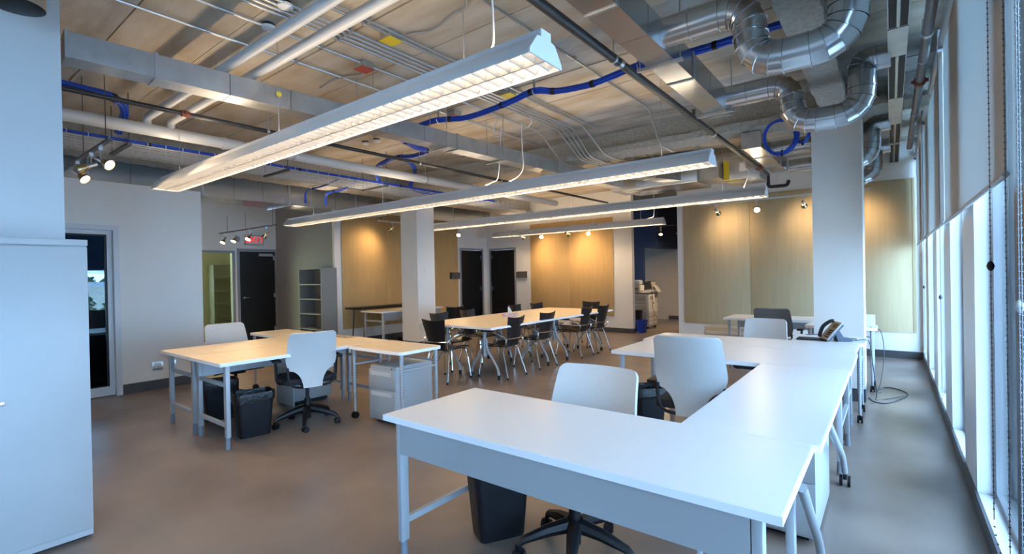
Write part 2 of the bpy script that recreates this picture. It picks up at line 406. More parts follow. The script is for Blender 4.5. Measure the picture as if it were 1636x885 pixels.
# white framed glass door in the left wall
d4 = struct(MB().box(-7.93, -7.79, 1.80, 1.86, 0, 2.165).box(-7.93, -7.79, 0.74, 0.80, 0, 2.165).box(-7.93, -7.79, 0.80, 1.80, 2.105, 2.165).build('door_4', WHITEMETAL))
lf = MB().box(-7.885, -7.845, 0.805, 0.87, 0.01, 2.10).box(-7.885, -7.845, 1.745, 1.797, 0.01, 2.10).box(-7.885, -7.845, 0.87, 1.745, 0.01, 0.125).box(-7.885, -7.845, 0.87, 1.745, 2.05, 2.10)
lf.build('door_leaf', WHITEMETAL, d4)
MB().box(-7.872, -7.862, 0.87, 1.745, 0.125, 2.05).build('door_glass', GLASSDK, d4)
MB().box(-7.884, -7.850, 1.722, 1.746, 0.125, 2.05).box(-7.884, -7.850, 0.87, 0.895, 0.125, 2.05).box(-7.884, -7.850, 0.895, 1.722, 2.03, 2.05).box(-7.884, -7.850, 0.895, 1.722, 0.125, 0.14).build('black_gasket', BLACK, d4)

# tackboards
def tackboard(label, axis, c, us, z0, z1, out, fab=None):
    t = thing('tackboard', label, 'tackboard', (0, 0, 0)); c = c + out * 0.002
    for a, b_ in zip(us, us[1:]):
        m = MB()
        if axis == 'x': m.box(c, c + out * 0.02, a + 0.0015, b_ - 0.0015, z0, z1)
        else: m.box(a + 0.0015, b_ - 0.0015, c, c + out * 0.02, z0, z1)
        m.build('fabric_panel', fab or TAN, t, bevel=0.002)
    return t
tackboard('wide tan fabric tackboard on the wall behind the white column nearest the windows', 'y', 9.87, (-3.27, -2.05, -0.83, 0.27, 0.315), 0.41, 2.83, -1, TAN_WINDOW)
tackboard('golden tan fabric tackboard at the far end of the long meeting table', 'y', 10.80, (-7.72, -6.5, -5.27), 0.39, 2.78, -1)
tackboard('brown tan fabric tackboard on the left wall behind the column and the wall desk', 'x', -9.30, (6.03, 7.22, 8.41, 9.58), 0.33, 2.78, 1)

# window wall: dark kerb, white sill, piers, panes
GX = 0.50
DARKPIER = mat('dark_blue_grey_mullion', (0.045, 0.055, 0.075), 0.5)
struct(MB().box(0.38, 0.395, -4.5, 9.87, 0, 0.105).build('baseboard_window', BASEB))
struct(MB().box(0.395, 0.56, -4.5, 10.0, 0.0, 0.10).build('trim_2', WHITEMETAL))
struct(MB().box(0.39, 0.62, -4.5, 10.0, CEIL - 0.12, CEIL + 0.1).build('trim_3', WALL))
piers = [(-4.5, -3.7), (-2.2, -1.62), (-0.72, -0.14), (0.76, 1.34), (2.18, 2.77), (3.96, 4.54), (5.42, 6.00), (6.92, 7.50), (8.42, 9.0), (9.80, 10.0)]
for i, (a, b_) in enumerate(piers):
    p = struct(MB().box(0.392, 0.56, a, b_, 0.10, CEIL - 0.12).build('window_pier', DARKPIER if i == 4 else WHITEMETAL))
    if i < len(piers) - 1:
        na = piers[i + 1][0]
        fr = MB()
        fr.box(GX - 0.03, GX + 0.03, b_, b_ + 0.025, 0.10, CEIL - 0.12).box(GX - 0.03, GX + 0.03, na - 0.025, na, 0.10, CEIL - 0.12)
        fr.box(GX - 0.03, GX + 0.03, b_ + 0.025, na - 0.025, 0.10, 0.125).box(GX - 0.03, GX + 0.03, b_ + 0.025, na - 0.025, CEIL - 0.16, CEIL - 0.12)
        wn = struct(fr.build('window_%d' % (i + 10), ALU))
        MB().box(GX - 0.004, GX + 0.004, b_ + 0.025, na - 0.025, 0.125, CEIL - 0.16).build('pane', GLASSCLR, wn)
# paved ground far below outside the windows
struct(MB().box(0.7, 60, -40, 60, -5.2, -5.0).build('ground', mat('pale_paving', (0.45, 0.45, 0.44), 0.8)))

# roller blinds
BX = 0.335
def blind(label, y0, y1, zb, chain_y, loop, knob_z, dark=True):
    t = thing('roller_blind', label, 'blind', (BX, (y0 + y1) / 2, 3.15), 0, 'roller blinds along the window wall')
    L = lambda y: y - (y0 + y1) / 2
    MB().box(-0.0015, 0.0015, L(y0), L(y1), zb - 3.15, -0.02).build('blind_fabric', BLINDF, t)
    MB().tube([(0.0, L(y0), 0), (0.0, L(y1), 0)], 0.032, 14).build('roller_tube', WHITEPIPE, t)
    MB().tube([(0, L(y0), zb - 3.162), (0, L(y1), zb - 3.162)], 0.011, 10).build('hem_bar', GREYMETAL, t)
    MB().box(-0.03, 0.04, L(y0) - 0.008, L(y0), -0.05, 0.1).box(-0.03, 0.04, L(y1), L(y1) + 0.008, -0.05, 0.1).build('bracket', GREYMETAL, t)
    cb = MB(); cy = L(chain_y)
    if chain_y > y1: MB().box(-0.028, -0.012, L(y1), cy + 0.03, -0.03, 0.0).build('chain_arm', GREYMETAL, t)
    z0 = -0.05; zlow = 0.44 - 3.15
    n = int((z0 - zlow) / 0.022); M0 = Matrix.Translation
    for q in range(n):
        zz = z0 - q * 0.022
        for s_ in (-1, 1):
            bmesh.ops.create_icosphere(cb.bm, subdivisions=1, radius=0.0040, matrix=M0((-0.022, cy + s_ * loop, zz)))
    for q in range(1, 9):
        a = PI * q / 9
        bmesh.ops.create_icosphere(cb.bm, subdivisions=1, radius=0.0040, matrix=M0((-0.022, cy - loop * math.cos(a), zlow - 0.07 * math.sin(a))))
    for s_ in (-1, 1): cb.tube([(-0.022, cy + s_ * loop, -0.02), (-0.022, cy + s_ * loop, zlow)], 0.0014, 4)
    ch = cb.build('bead_chain', mat('grey_bead_chain', (0.16, 0.17, 0.19), 0.4), t); ch['kind'] = 'stuff'
    kb = MB(); kb.lathe([(0.003, -0.02), (0.009, -0.013), (0.013, 0), (0.009, 0.013), (0.003, 0.02)], M0((-0.022, cy + loop, knob_z - 3.15)), 10)
    kb.build('chain_joiner', BLACK if dark else GREYMETAL, t)
    return t
blind('nearest roller blind, at the right edge of the view', -0.75, 1.70, 1.79, 2.13, 0.02, 1.32, False)
blind('large roller blind with a beaded chain hanging over the nearest full window', 2.50, 4.96, 1.79, 2.52, 0.165, 1.446, True)
blind('second roller blind along the window wall, beyond the bright gap', 5.03, 7.40, 1.80, 5.15, 0.02, 1.2, True)
blind('last roller blind along the window wall, next to the far tackboard', 7.47, 9.80, 1.80, 7.6, 0.02, 1.2, True)

# ------------------------------------------------------------------ furniture
TOP = 0.746; TH = 0.030
def slab(t, outline, lam, z1=TOP, th=TH):
    """desk top: laminate sheet on a pale core with an edge band all round"""
    cx = sum(p[0] for p in outline) / len(outline); cy = sum(p[1] for p in outline) / len(outline)
    MB().prism(outline, 'z', z1 - th, z1 - 0.0012).build('edge_band', EDGE, t)
    ins = []
    for x, y in outline:
        d = Vector((cx - x, cy - y)); d.normalize()
        ins.append((x + (0.004 if x < cx else -0.004), y + (0.004 if y < cy else -0.004)))
    return MB().prism(ins, 'z', z1 - 0.0014, z1).build('desktop', lam, t)
FOOTM = mat('blue_grey_foot', (0.16, 0.18, 0.21), 0.5)
def leg_rect(t, x, y, wx, wy, ztop=TOP - TH):
    l = MB().box(x - wx / 2, x + wx / 2, y - wy / 2, y + wy / 2, 0.10, ztop).build('leg', GREYMETAL, t, bevel=0.003)
    MB().lathe([(0.021, 0.0), (0.019, 0.05), (0.016, 0.105)], Matrix.Translation((x, y, 0)), 12).build('foot', FOOTM, l)
    return l
def desk(label, x0, x1, y0, y1, lam, apron=None, rails='x', heights=(0.20,), ah=0.165, group=None):
    """rails = axis along which the end frames' rails run; apron = side ('-y', '+y', '-x', '+x') carrying a panel"""
    cx, cy = (x0 + x1) / 2, (y0 + y1) / 2
    t = thing('desk', label, 'desk', (cx, cy, 0), 0, group)
    a, b_ = (x1 - x0) / 2, (y1 - y0) / 2
    slab(t, [(-a, -b_), (a, -b_), (a, b_), (-a, b_)], lam)
    ex, ey = (a - 0.075, b_ - 0.06) if rails == 'y' else (a - 0.06, b_ - 0.075)
    wx, wy = (0.05, 0.032) if rails == 'x' else (0.032, 0.05)
    if rails == 'x': wx, wy = 0.052, 0.034
    for sx in (-1, 1):
        for sy in (-1, 1): leg_rect(t, sx * ex, sy * ey, wx, wy)
    for s_ in (-1, 1):
        for z in heights:
            if rails == 'x': MB().box(-ex + 0.02, ex - 0.02, s_ * ey - 0.012, s_ * ey + 0.012, z - 0.016, z + 0.016).build('rail', GREYMETAL, t)
            else: MB().box(s_ * ex - 0.012, s_ * ex + 0.012, -ey + 0.02, ey - 0.02, z - 0.016, z + 0.016).build('rail', GREYMETAL, t)
    z0, z1 = TOP - TH - ah, TOP - TH - 0.002
    if apron == '-y': MB().box(-ex + wx / 2 + 0.003, ex - wx / 2 - 0.003, -ey - wy / 2, -ey - wy / 2 + 0.016, z0, z1).build('apron', GREYMETAL, t)
    if apron == '+y': MB().box(-ex + wx / 2 + 0.003, ex - wx / 2 - 0.003, ey + wy / 2 - 0.016, ey + wy / 2, z0, z1).build('apron', GREYMETAL, t)
    if apron == '-x': MB().box(-ex - wx / 2, -ex - wx / 2 + 0.016, -ey + wy / 2 + 0.003, ey - wy / 2 - 0.003, z0, z1).build('apron', GREYMETAL, t)
    if apron == '+x': MB().box(ex + wx / 2 - 0.016, ex + wx / 2, -ey + wy / 2 + 0.003, ey - wy / 2 - 0.003, z0, z1).build('apron', GREYMETAL, t)
    return t
def caster(t, x, y, r=0.036, z=0.0):
    c = MB()
    for s_ in (-0.016, 0.016): c.tube([(x + s_ - 0.007, y, z + r), (x + s_ + 0.007, y, z + r)], r, 14)
    c.box(x - 0.010, x + 0.010, y - 0.018, y + 0.018, z + r * 0.8, z + 2 * r + 0.012)
    return c.build('caster', BLACK, t)

# the right-hand pod
desk('white desk nearest the camera with a long grey front panel', -2.06, -0.25, 1.555, 2.255, LAMIN_W, '-y', 'y', (0.20,))
sd = thing('bridge_desk', 'white desk bridging the near desk and the back desk along the window aisle', 'desk', (-0.50, 3.145, 0))
slab(sd, [(-0.275, -0.885), (0.275, -0.885), (0.275, 0.87), (-0.275, 0.87)], LAMIN_W)
for (pts, yy) in (([(0.235, -0.28, 0.71), (0.245, 0.60, 0.24), (0.245, 0.73, 0.10)], 0.735), ([(0.235, -1.10, 0.65), (0.235, -0.62, 0.24), (0.235, -0.52, 0.10)], -0.52)):
    l = MB().tube(pts, 0.018, 12, bend=0.12).build('leg', GREYMETAL, sd)
    cc = MB()
    for s_ in (-0.022, 0.022): cc.tube([(0.245 + s_ - 0.008, yy + 0.02, 0.036), (0.245 + s_ + 0.008, yy + 0.02, 0.036)], 0.036, 14)
    cc.box(0.235, 0.255, yy - 0.01, yy + 0.03, 0.05, 0.11); cc.build('caster', BLACK, l)
for pts in ([(-0.235, -0.28, 0.71), (-0.245, 0.60, 0.24), (-0.245, 0.73, 0.0)], [(-0.235, -0.55, 0.71), (-0.245, -0.70, 0.3), (-0.245, -0.78, 0.0)]):
    MB().tube(pts, 0.018, 12, bend=0.12).build('leg', GREYMETAL, sd)
MB().box(-0.24, 0.24, -0.30, -0.26, 0.68, 0.715).build('cross_beam', GREYMETAL, sd)
desk('white desk across the back of the near chairs, joined to the bridge desk', -2.00, -0.22, 4.02, 4.865, LAMIN_W, None, 'y', (0.33,))
desk('white desk behind the seam, below the desk phone side', -2.06, -0.235, 4.88, 5.50, LAMIN_W, '+y', 'y', (0.33,))
def kidney(x0, x1, y0, y1): return rrect(x0, x1, y0, y1, 0.06, 6)
def small_table(label, x0, x1, y0, y1, lam, outline=None, group=None):
    cx, cy = (x0 + x1) / 2, (y0 + y1) / 2; a, b_ = (x1 - x0) / 2, (y1 - y0) / 2
    t = thing('side_table', label, 'table', (cx, cy, 0), 0, group)
    slab(t, outline or rrect(-a, a, -b_, b_, 0.05, 5), lam)
    for sx in (-1, 1):
        for sy in (-1, 1):
            x, y = sx * (a - 0.05), sy * (b_ - 0.05)
            l = MB().tube([(x, y, 0.27), (x, y, TOP - TH)], 0.0185, 14).tube([(x, y, 0.07), (x, y, 0.28)], 0.0125, 12).build('leg', GREYMETAL, t)
            h = MB()
            for q in range(12): h.box(x - 0.003, x + 0.003, y - 0.0192, y + 0.0192, 0.31 + q * 0.026, 0.317 + q * 0.026).box(x - 0.0192, x + 0.0192, y - 0.003, y + 0.003, 0.31 + q * 0.026, 0.317 + q * 0.026)
            o = h.build('leg_holes', SLOTDARK, l); o['kind'] = 'stuff'
            c = MB()
            for s_ in (-0.015, 0.015): c.tube([(x + s_ - 0.007, y, 0.034), (x + s_ + 0.007, y, 0.034)], 0.034, 12)
            c.box(x - 0.009, x + 0.009, y - 0.016, y + 0.016, 0.03, 0.075); c.build('caster', BLACK, l)
    for sx in (-1, 1): MB().tube([(sx * (a - 0.05), -b_ + 0.05, 0.555), (sx * (a - 0.05), b_ - 0.05, 0.555)], 0.011, 10).build('rail', GREYMETAL, t)
    MB().tube([(-a + 0.05, b_ - 0.05, 0.60), (a - 0.05, b_ - 0.05, 0.60)], 0.011, 10).build('rail', GREYMETAL, t)
    return t
ol = [(-0.30, 0.20), (-0.26, 0.06), (-0.30, -0.10), (-0.30, -0.275), (0.24, -0.275), (0.285, -0.20), (0.30, -0.02), (0.30, 0.18), (0.26, 0.25), (0.20, 0.275), (-0.22, 0.275), (-0.28, 0.26)]
ol = list(reversed(rrect(-0.30, 0.30, -0.275, 0.275, 0.08, 6)))[::-1]
st = small_table('small white table under the desk phone, against the white column', -0.79, -0.19, 5.51, 6.06, LAMIN_W)
desk('white desk by the far tackboard, half hidden by the white column', -1.97, -0.35, 7.62, 8.30, LAMIN_W, '+y', 'y', (0.33,))
small_table('small white table just past the white column on the window aisle', -0.85, -0.13, 6.98, 7.42, LAMIN_W)

# the left-hand pod
desk('warm-tinted desk at the front of the left group, on the aisle side', -5.135, -4.43, 1.71, 3.435, LAMIN_WARM, '-x', 'x', (0.20, 0.545))
desk('warm-tinted desk at the front of the left group, on the wall side', -5.85, -5.145, 1.71, 3.435, LAMIN_WARM, '+x', 'x', (0.20, 0.545))
small_table('small warm-tinted table on castors over the grey drawer pedestal', -4.415, -3.57, 2.905, 3.44, LAMIN_WARM)
small_table('small warm-tinted table at the wall end of the left group', -6.66, -5.865, 2.93, 3.445, LAMIN_WARM)
tag(MB().box(-5.62, -4.98, 3.27, 3.425, TOP, TOP + 0.003).build('newspaper_strip', mat('printed_paper', (0.45, 0.36, 0.27), 0.8, color2=(0.16, 0.12, 0.10), var_scale=28)), 'strip of printed brown paper lying on the warm-tinted desks', 'paper')

# wall desk behind the column, with a black folding table behind it
desk('warm-tinted desk against the brown tackboard behind the column', -8.72, -8.02, 6.08, 7.78, LAMIN_WARM, '+x', 'x', (0.545,))
ft = thing('folding_table', 'black folding table standing behind the warm-tinted wall desk', 'table', (-9.0, 7.0, 0))
MB().box(-0.24, 0.24, -0.95, 0.95, 0.765, 0.80).build('table_top', BLACK, ft, bevel=0.005)
for s_ in (-1, 1): MB().tube([(-0.2, s_ * 0.75, 0.76), (-0.2, s_ * 0.8, 0.01), (0.2, s_ * 0.8, 0.01), (0.2, s_ * 0.75, 0.76)], 0.013, 8, bend=0.05).build('leg', BLACKPIPE, ft)
tag(MB().box(-0.18, 0.18, -0.3, 0.3, 0, 0.12).bevel(0.02).build('floor_box', BLACK, None, (-8.38, 7.2, 0)), 'low black case on the floor beneath the wall desk', 'case')

# drawer pedestals
def pedestal(name, label, x, y, rot, w_, d, h, z0=0.05, m=CABINET, drawers=(0.20, 0.30)):
    t = thing(name, label, 'drawer unit', (x, y, 0), rot)
    MB().box(-w_ / 2, w_ / 2, -d / 2 + 0.02, d / 2, z0, h).build('body', m, t, bevel=0.004)
    z = h - 0.035
    for dh in drawers:
        f_ = MB().box(-w_ / 2, w_ / 2, -d / 2, -d / 2 + 0.018, z - dh + 0.003, z).build('drawer', m, t, bevel=0.002)
        MB().box(-w_ / 2 + 0.03, w_ / 2 - 0.05, -d / 2 - 0.0015, -d / 2 + 0.01, z - 0.062, z - 0.022).build('pull', mat('pale_pull', (0.52, 0.51, 0.48), 0.4), f_)
        z -= dh
    MB().lathe([(0.009, 0), (0.009, 0.006)], Matrix.Translation((w_ / 2 - 0.04, -d / 2 + 0.006, h - 0.018)) @ Matrix.Rotation(PI / 2, 4, 'X'), 10).build('lock', CHROME, t)
    MB().box(-w_ / 2 + 0.04, w_ / 2 - 0.04, -d / 2 + 0.06, d / 2 - 0.04, 0.0, z0).build('plinth', BLACK, t)
    return t
pedestal('drawer_pedestal', 'grey two-drawer pedestal under the small warm-tinted table', -4.0, 3.26, math.radians(4), 0.37, 0.52, 0.565)
pedestal('drawer_pedestal', 'pale grey cabinet under the white bridge desk beside the window aisle', -0.56, 3.29, 0, 0.48, 0.70, 0.66, 0.03, CABINET, (0.30, 0.28))
pedestal('drawer_pedestal', 'low grey pedestal by the far tackboard, left of the far white desk', -2.16, 8.68, 0, 0.66, 0.46, 0.50, 0.05, mat('warm_grey_enamel', (0.36, 0.33, 0.28), 0.4), (0.2, 0.2))
pedestal('drawer_pedestal', 'pale pedestal beneath the warm-tinted desk on the wall side', -5.52, 3.05, 0, 0.38, 0.48, 0.52)

# tall storage cabinet at the left edge
tc = thing('storage_cabinet', 'tall pale grey storage cabinet at the left edge beside the column', 'cabinet', (-3.84, 0.25, 0))
MB().box(-0.18, 0.22, -0.465, 0.463, 0.03, 1.655).build('body', CABINET, tc)
MB().box(-0.18, 0.243, -0.467, 0.465, 1.655, 1.69).build('cabinet_top', CABINET, tc, bevel=0.003)
for a, b_ in ((-0.463, -0.002), (0.002, 0.463)): MB().box(0.221, 0.24, a, b_, 0.055, 1.648).build('door', CABINET, tc, bevel=0.0025)
MB().box(-0.18, 0.232, -0.463, 0.463, 0.018, 0.052).build('plinth', CABINET, tc)
MB().box(-0.17, 0.2, -0.44, 0.44, 0.0, 0.018).build('toe_base', BLACK, tc)
MB().lathe([(0.011, 0), (0.011, 0.012), (0.007, 0.013)], Matrix.Translation((0.24, 0.112, 0.835)) @ Matrix.Rotation(PI / 2, 4, 'Y'), 14).build('lock', CHROME, tc)

# bookcase by the grey wall
BCM = mat('grey_bookcase_enamel', (0.20, 0.20, 0.195), 0.45)
bc = thing('bookcase', 'empty grey metal bookcase against the dark grey wall', 'bookcase', (-9.66, 5.68, 0))
for s_ in (-1, 1): MB().box(s_ * 0.43 - 0.012, s_ * 0.43 + 0.012, -0.18, 0.18, 0, 1.63).build('side_panel', BCM, bc)
MB().box(-0.442, 0.442, -0.18, 0.18, 1.63, 1.655).build('top_panel', BCM, bc); MB().box(-0.418, 0.418, 0.165, 0.18, 0.05, 1.63).build('back_panel', BCM, bc)
for z in (0.06, 0.37, 0.69, 1.0, 1.31): MB().box(-0.418, 0.418, -0.178, 0.165, z - 0.012, z + 0.012).build('shelf', BCM, bc)

# ------------------------------------------------------------------ task chairs
def task_chair(label, x, y, rot, top=0.93, m=MESHF, star=0.3, ws=1.0):
    t = thing('task_chair', label, 'chair', (x, y, 0), rot, 'mesh backed task chairs')
    dz = top - 0.93
    for k in range(5):
        a = star + k * 2 * PI / 5; cx, cy = math.cos(a), math.sin(a)
        P = [(cx * 0.03, cy * 0.03, 0.155), (cx * 0.14, cy * 0.14, 0.135), (cx * 0.27, cy * 0.27, 0.095), (cx * 0.30, cy * 0.30, 0.07)]
        l = MB().tube(P, 0.03, 8, radii=[0.040, 0.032, 0.021, 0.016]).build('base_arm', BLACK, t)
        c = MB(); q = Matrix.Translation((cx * 0.30, cy * 0.30, 0.028)) @ Matrix.Rotation(a + 0.6, 4, 'Z')
        for s_ in (-0.016, 0.016): c.tube([q @ Vector((s_ - 0.009, 0.012, 0)), q @ Vector((s_ + 0.009, 0.012, 0))], 0.028, 12)
        c.obox(q @ Matrix.Translation((0, 0.004, 0.02)), 0.016, 0.03, 0.04); c.build('caster', BLACK, l)
    MB().tube([(0, 0, 0.06), (0, 0, 0.26)], 0.030, 14).tube([(0, 0, 0.26), (0, 0, 0.42 + dz)], 0.018, 12).build('gas_column', BLACK, t)
    MB().box(-0.075, 0.075, -0.13, 0.10, 0.385 + dz, 0.43 + dz).bevel(0.012).tube([(0.06, 0.02, 0.41 + dz), (0.24, 0.05, 0.40 + dz)], 0.007, 6).build('mechanism', BLACK, t)
    MB().box(-0.235, 0.235, -0.22, 0.235, 0.428 + dz, 0.488 + dz).bevel(0.024, ).build('seat', BLACKFAB, t)
    z0, z1 = 0.40 + dz, 0.93 + dz
    def half(v):
        if v < 0.32: h = 0.085 + 0.115 * (1 - math.sqrt(max(0, 1 - (v / 0.32) ** 2)))
        elif v < 0.52: h = 0.200 + 0.028 * math.sin((v - 0.32) / 0.20 * PI / 2)
        else: h = 0.228 - 0.018 * (v - 0.52) / 0.48
        if v > 0.93: h -= 0.035 * (1 - math.sqrt(max(0, 1 - ((v - 0.93) / 0.07) ** 2)))
        return h
    vs_ = [0, .05, .1, .15, .2, .24, .27, .29, .305, .318, .33, .4, .46, .52, .6, .7, .8, .88, .93, .95, .965, .978, .988, .995, 1.0]
    def fn(u, v):
        vv = vs_[int(round(v * (len(vs_) - 1)))]; xx = (u * 2 - 1) * half(vv) * ws
        bow = 0.045 * (xx / 0.22) ** 2; y = -0.25 - 0.035 * math.sin(vv * PI) * -1 - 0.085 * vv ** 1.3 + bow
        return (xx, y, z0 + (z1 - z0) * vv)
    MB().grid(fn, 12, len(vs_) - 1, 0.016).build('backrest', m, t, angle=60)
    bf = MB()
    for s_ in (-1, 1):
        bf.tube([(s_ * 0.05, -0.12, 0.40 + dz), (s_ * 0.10, -0.235, 0.405 + dz), (s_ * 0.185, -0.235, 0.425 + dz), (s_ * 0.212, -0.215, 0.50 + dz), (s_ * 0.214, -0.212, 0.60 + dz)], 0.011, 8, bend=0.05)
    bf.tube([(-0.10, -0.23, 0.405 + dz), (0.10, -0.23, 0.405 + dz)], 0.011, 8)
    bf.build('back_frame', BLACK, t)
    az = min(0.64 + dz, 0.665)
    for s_ in (-1, 1):
        a = MB().tube([(s_ * 0.10, 0.0, 0.415 + dz), (s_ * 0.275, 0.0, 0.42 + dz), (s_ * 0.285, -0.01, az)], 0.014, 8, bend=0.05).build('armrest', BLACK, t)
        MB().box(s_ * 0.285 - 0.038, s_ * 0.285 + 0.038, -0.12, 0.12, az, az + 0.025).bevel(0.01).build('arm_pad', BLACK, a)
    return t
R = math.radians
task_chair('pale grey mesh task chair tucked behind the near white desk, facing the camera', -1.30, 2.165, R(181), 0.92, star=0.75, ws=1.14)
task_chair('pale grey mesh task chair seen from behind in front of the back white desk', -1.06, 3.44, R(4), 1.03)
task_chair('pale mesh task chair behind the desk left of the phone, only its back showing', -1.13, 5.86, R(180), 0.885)
task_chair('shade-darkened mesh task chair at the far white desk by the tackboard', -1.20, 7.30, R(-4), 0.945, MESHD)
task_chair('pale grey mesh task chair on the wall side of the warm-tinted desks', -5.92, 2.45, R(-92), 0.93)
task_chair('pale grey mesh task chair with its back to the aisle at the warm-tinted desks', -4.60, 2.57, R(73), 0.94, star=0.62)

# ------------------------------------------------------------------ meeting tables and chairs
def meeting_table(label, x0, x1, y0, y1):
    cx, cy = (x0 + x1) / 2, (y0 + y1) / 2; a, b_ = (x1 - x0) / 2, (y1 - y0) / 2
    t = thing('meeting_table', label, 'table', (cx, cy, 0), 0, 'four tables pushed together for meetings')
    slab(t, [(-a, -b_), (a, -b_), (a, b_), (-a, b_)], LAMIN_WARM, TOP, 0.028)
    for sy in (-1, 1):
        y = sy * (b_ - 0.28)
        MB().tube([(0, y, 0.34), (0, y, TOP - 0.028)], 0.022, 12).tube([(0, y, 0.30), (0, y, 0.56)], 0.028, 12).build('post', GREYMETAL, t)
        for sx in (-1, 1):
            l = MB().tube([(sx * 0.03, y, 0.56), (sx * 0.035, y, 0.42), (sx * 0.24, y, 0.14), (sx * 0.25, y, 0.04)], 0.017, 10, bend=0.07).build('leg', GREYMETAL, t)
            MB().tube([(sx * 0.25, y, 0.0), (sx * 0.25, y, 0.065)], 0.021, 10).build('foot', BLACK, l)
    MB().box(-0.03, 0.03, -b_ + 0.28, b_ - 0.28, 0.66, 0.715).build('spine_beam', GREYMETAL, t)
    return t
meeting_table('warm-tinted meeting table of the row toward the windows, nearer end', -4.875, -4.15, 4.88, 6.66)
meeting_table('warm-tinted meeting table of the row toward the windows, farther end', -4.875, -4.15, 6.665, 8.44)
meeting_table('warm-tinted meeting table of the row toward the left wall, nearer end', -5.61, -4.88, 4.88, 6.66)
meeting_table('warm-tinted meeting table of the row toward the left wall, farther end', -5.61, -4.88, 6.665, 8.44)

def meeting_chair():
    t = thing('meeting_chair', '', 'chair', (0, 0, 0), 0, 'black meeting chairs with chrome frames')
    def sf(u, v):
        x = (u * 2 - 1) * (0.20 + 0.02 * v); y = -0.19 + 0.42 * v
        return (x, y, 0.455 - 0.018 * math.cos((u * 2 - 1) * PI / 2) + 0.02 * math.sin(v * PI * 0.9) - 0.05 * max(0, v - 0.78) ** 1.0)
    MB().grid(sf, 8, 8, 0.014).build('seat', BLACKSHELL, t, angle=60)
    for s_ in (-1, 1):
        def bf(u, v, s_=s_):
            half = 0.125 + 0.075 * v
            xx = s_ * (0.003 + u * (half - 0.003)); z = 0.445 + 0.40 * v + (0.02 * (abs(xx) / 0.2) ** 2 if v > 0.99 else 0)
            return (xx, -0.19 - 0.10 * v ** 1.2 + 0.035 * (xx / 0.2) ** 2 - 0.018, z)
        g = MB().grid(bf, 5, 8, 0.012); bmesh.ops.recalc_face_normals(g.bm, faces=g.bm.faces); g.build('backrest_panel', BLACKSHELL, t, angle=60)
    for s_ in (-1, 1):
        l = MB().tube([(s_ * 0.10, 0.17, 0.425), (s_ * 0.20, 0.18, 0.425), (s_ * 0.235, 0.235, 0.02)], 0.0115, 8, bend=0.05).build('leg', CHROME, t)
        MB().tube([(s_ * 0.2355, 0.236, 0.0), (s_ * 0.234, 0.234, 0.03)], 0.0145, 8).build('leg_tip', BLACK, l)
        l = MB().tube([(s_ * 0.06, -0.13, 0.42), (s_ * 0.17, -0.15, 0.42), (s_ * 0.225, -0.27, 0.02)], 0.0115, 8, bend=0.05).build('leg', CHROME, t)
        MB().tube([(s_ * 0.2255, -0.271, 0.0), (s_ * 0.2235, -0.268, 0.03)], 0.0145, 8).build('leg_tip', BLACK, l)
        a = MB().tube([(s_ * 0.12, -0.13, 0.43), (s_ * 0.195, -0.215, 0.45), (s_ * 0.20, -0.245, 0.56), (s_ * 0.262, -0.10, 0.645), (s_ * 0.262, 0.13, 0.652)], 0.0095, 8, bend=0.06).build('armrest', CHROME, t)
        MB().box(s_ * 0.262 - 0.02, s_ * 0.262 + 0.02, -0.06, 0.16, 0.650, 0.672).bevel(0.008).build('arm_pad', BLACK, a)
    MB().tube([(-0.20, -0.245, 0.56), (-0.1, -0.262, 0.553), (0.1, -0.262, 0.553), (0.20, -0.245, 0.56)], 0.008, 8).build('back_bar', CHROME, t)
    MB().tube([(-0.10, 0.17, 0.425), (-0.06, -0.13, 0.42)], 0.010, 8).tube([(0.10, 0.17, 0.425), (0.06, -0.13, 0.42)], 0.010, 8).tube([(-0.1, 0.17, 0.425), (0.1, 0.17, 0.425)], 0.010, 8).build('under_frame', CHROME, t)
    return t
mc = meeting_chair()
mcs = [(-4.42, 5.42, 92, 'black meeting chair on the window side of the long table, nearest the camera'),
       (-4.44, 6.26, 88, 'black meeting chair on the window side of the long table, second from the near end'),
       (-4.42, 7.44, 92, 'black meeting chair on the window side of the long table, third from the near end'),
       (-4.40, 8.03, 88, 'black meeting chair on the window side of the long table, last before the far end'),
       (-4.90, 4.80, 6, 'black meeting chair angled at the near end of the long table'),
       (-5.42, 5.42, -90, 'black meeting chair across the long table, its back in front of the white column'),
       (-5.46, 6.12, -88, 'black meeting chair across the long table, just right of the white column'),
       (-5.50, 7.50, -90, 'black meeting chair across the long table behind the tissue box'),
       (-5.42, 8.12, -92, 'black meeting chair across the long table in front of the golden tackboard'),
       (-4.86, 8.62, 180, 'black meeting chair at the far end of the long table'),
       (-6.82, 6.72, 78, 'black meeting chair pulled up to the warm-tinted wall desk')]
for i, (x, y, a, lb) in enumerate(mcs):
    if i == 0: mc.location = (x, y, 0); mc.rotation_euler = (0, 0, R(a)); mc['label'] = lb
    else: dup(mc, (x, y, 0), R(a), lb)

# tissue box on the meeting table
tb = thing('tissue_box', 'patterned tissue box with a white tissue standing up on the meeting table', 'tissue box', (-5.03, 6.42, TOP), R(25))
MB().box(-0.12, 0.12, -0.06, 0.06, 0, 0.055).build('box', mat('flowery_card', (0.55, 0.30, 0.42), 0.6, color2=(0.62, 0.58, 0.60), var_scale=26, detail=2), tb, bevel=0.003)
def tis(u, v):
    return ((u - 0.5) * 0.085 * (1 - v * 0.75) - 0.03 * v, 0.014 * math.sin(u * 9) * (1 - v), 0.053 + 0.105 * v)
MB().grid(tis, 8, 6, 0.002).build('tissue', PAPER, tb, angle=80)

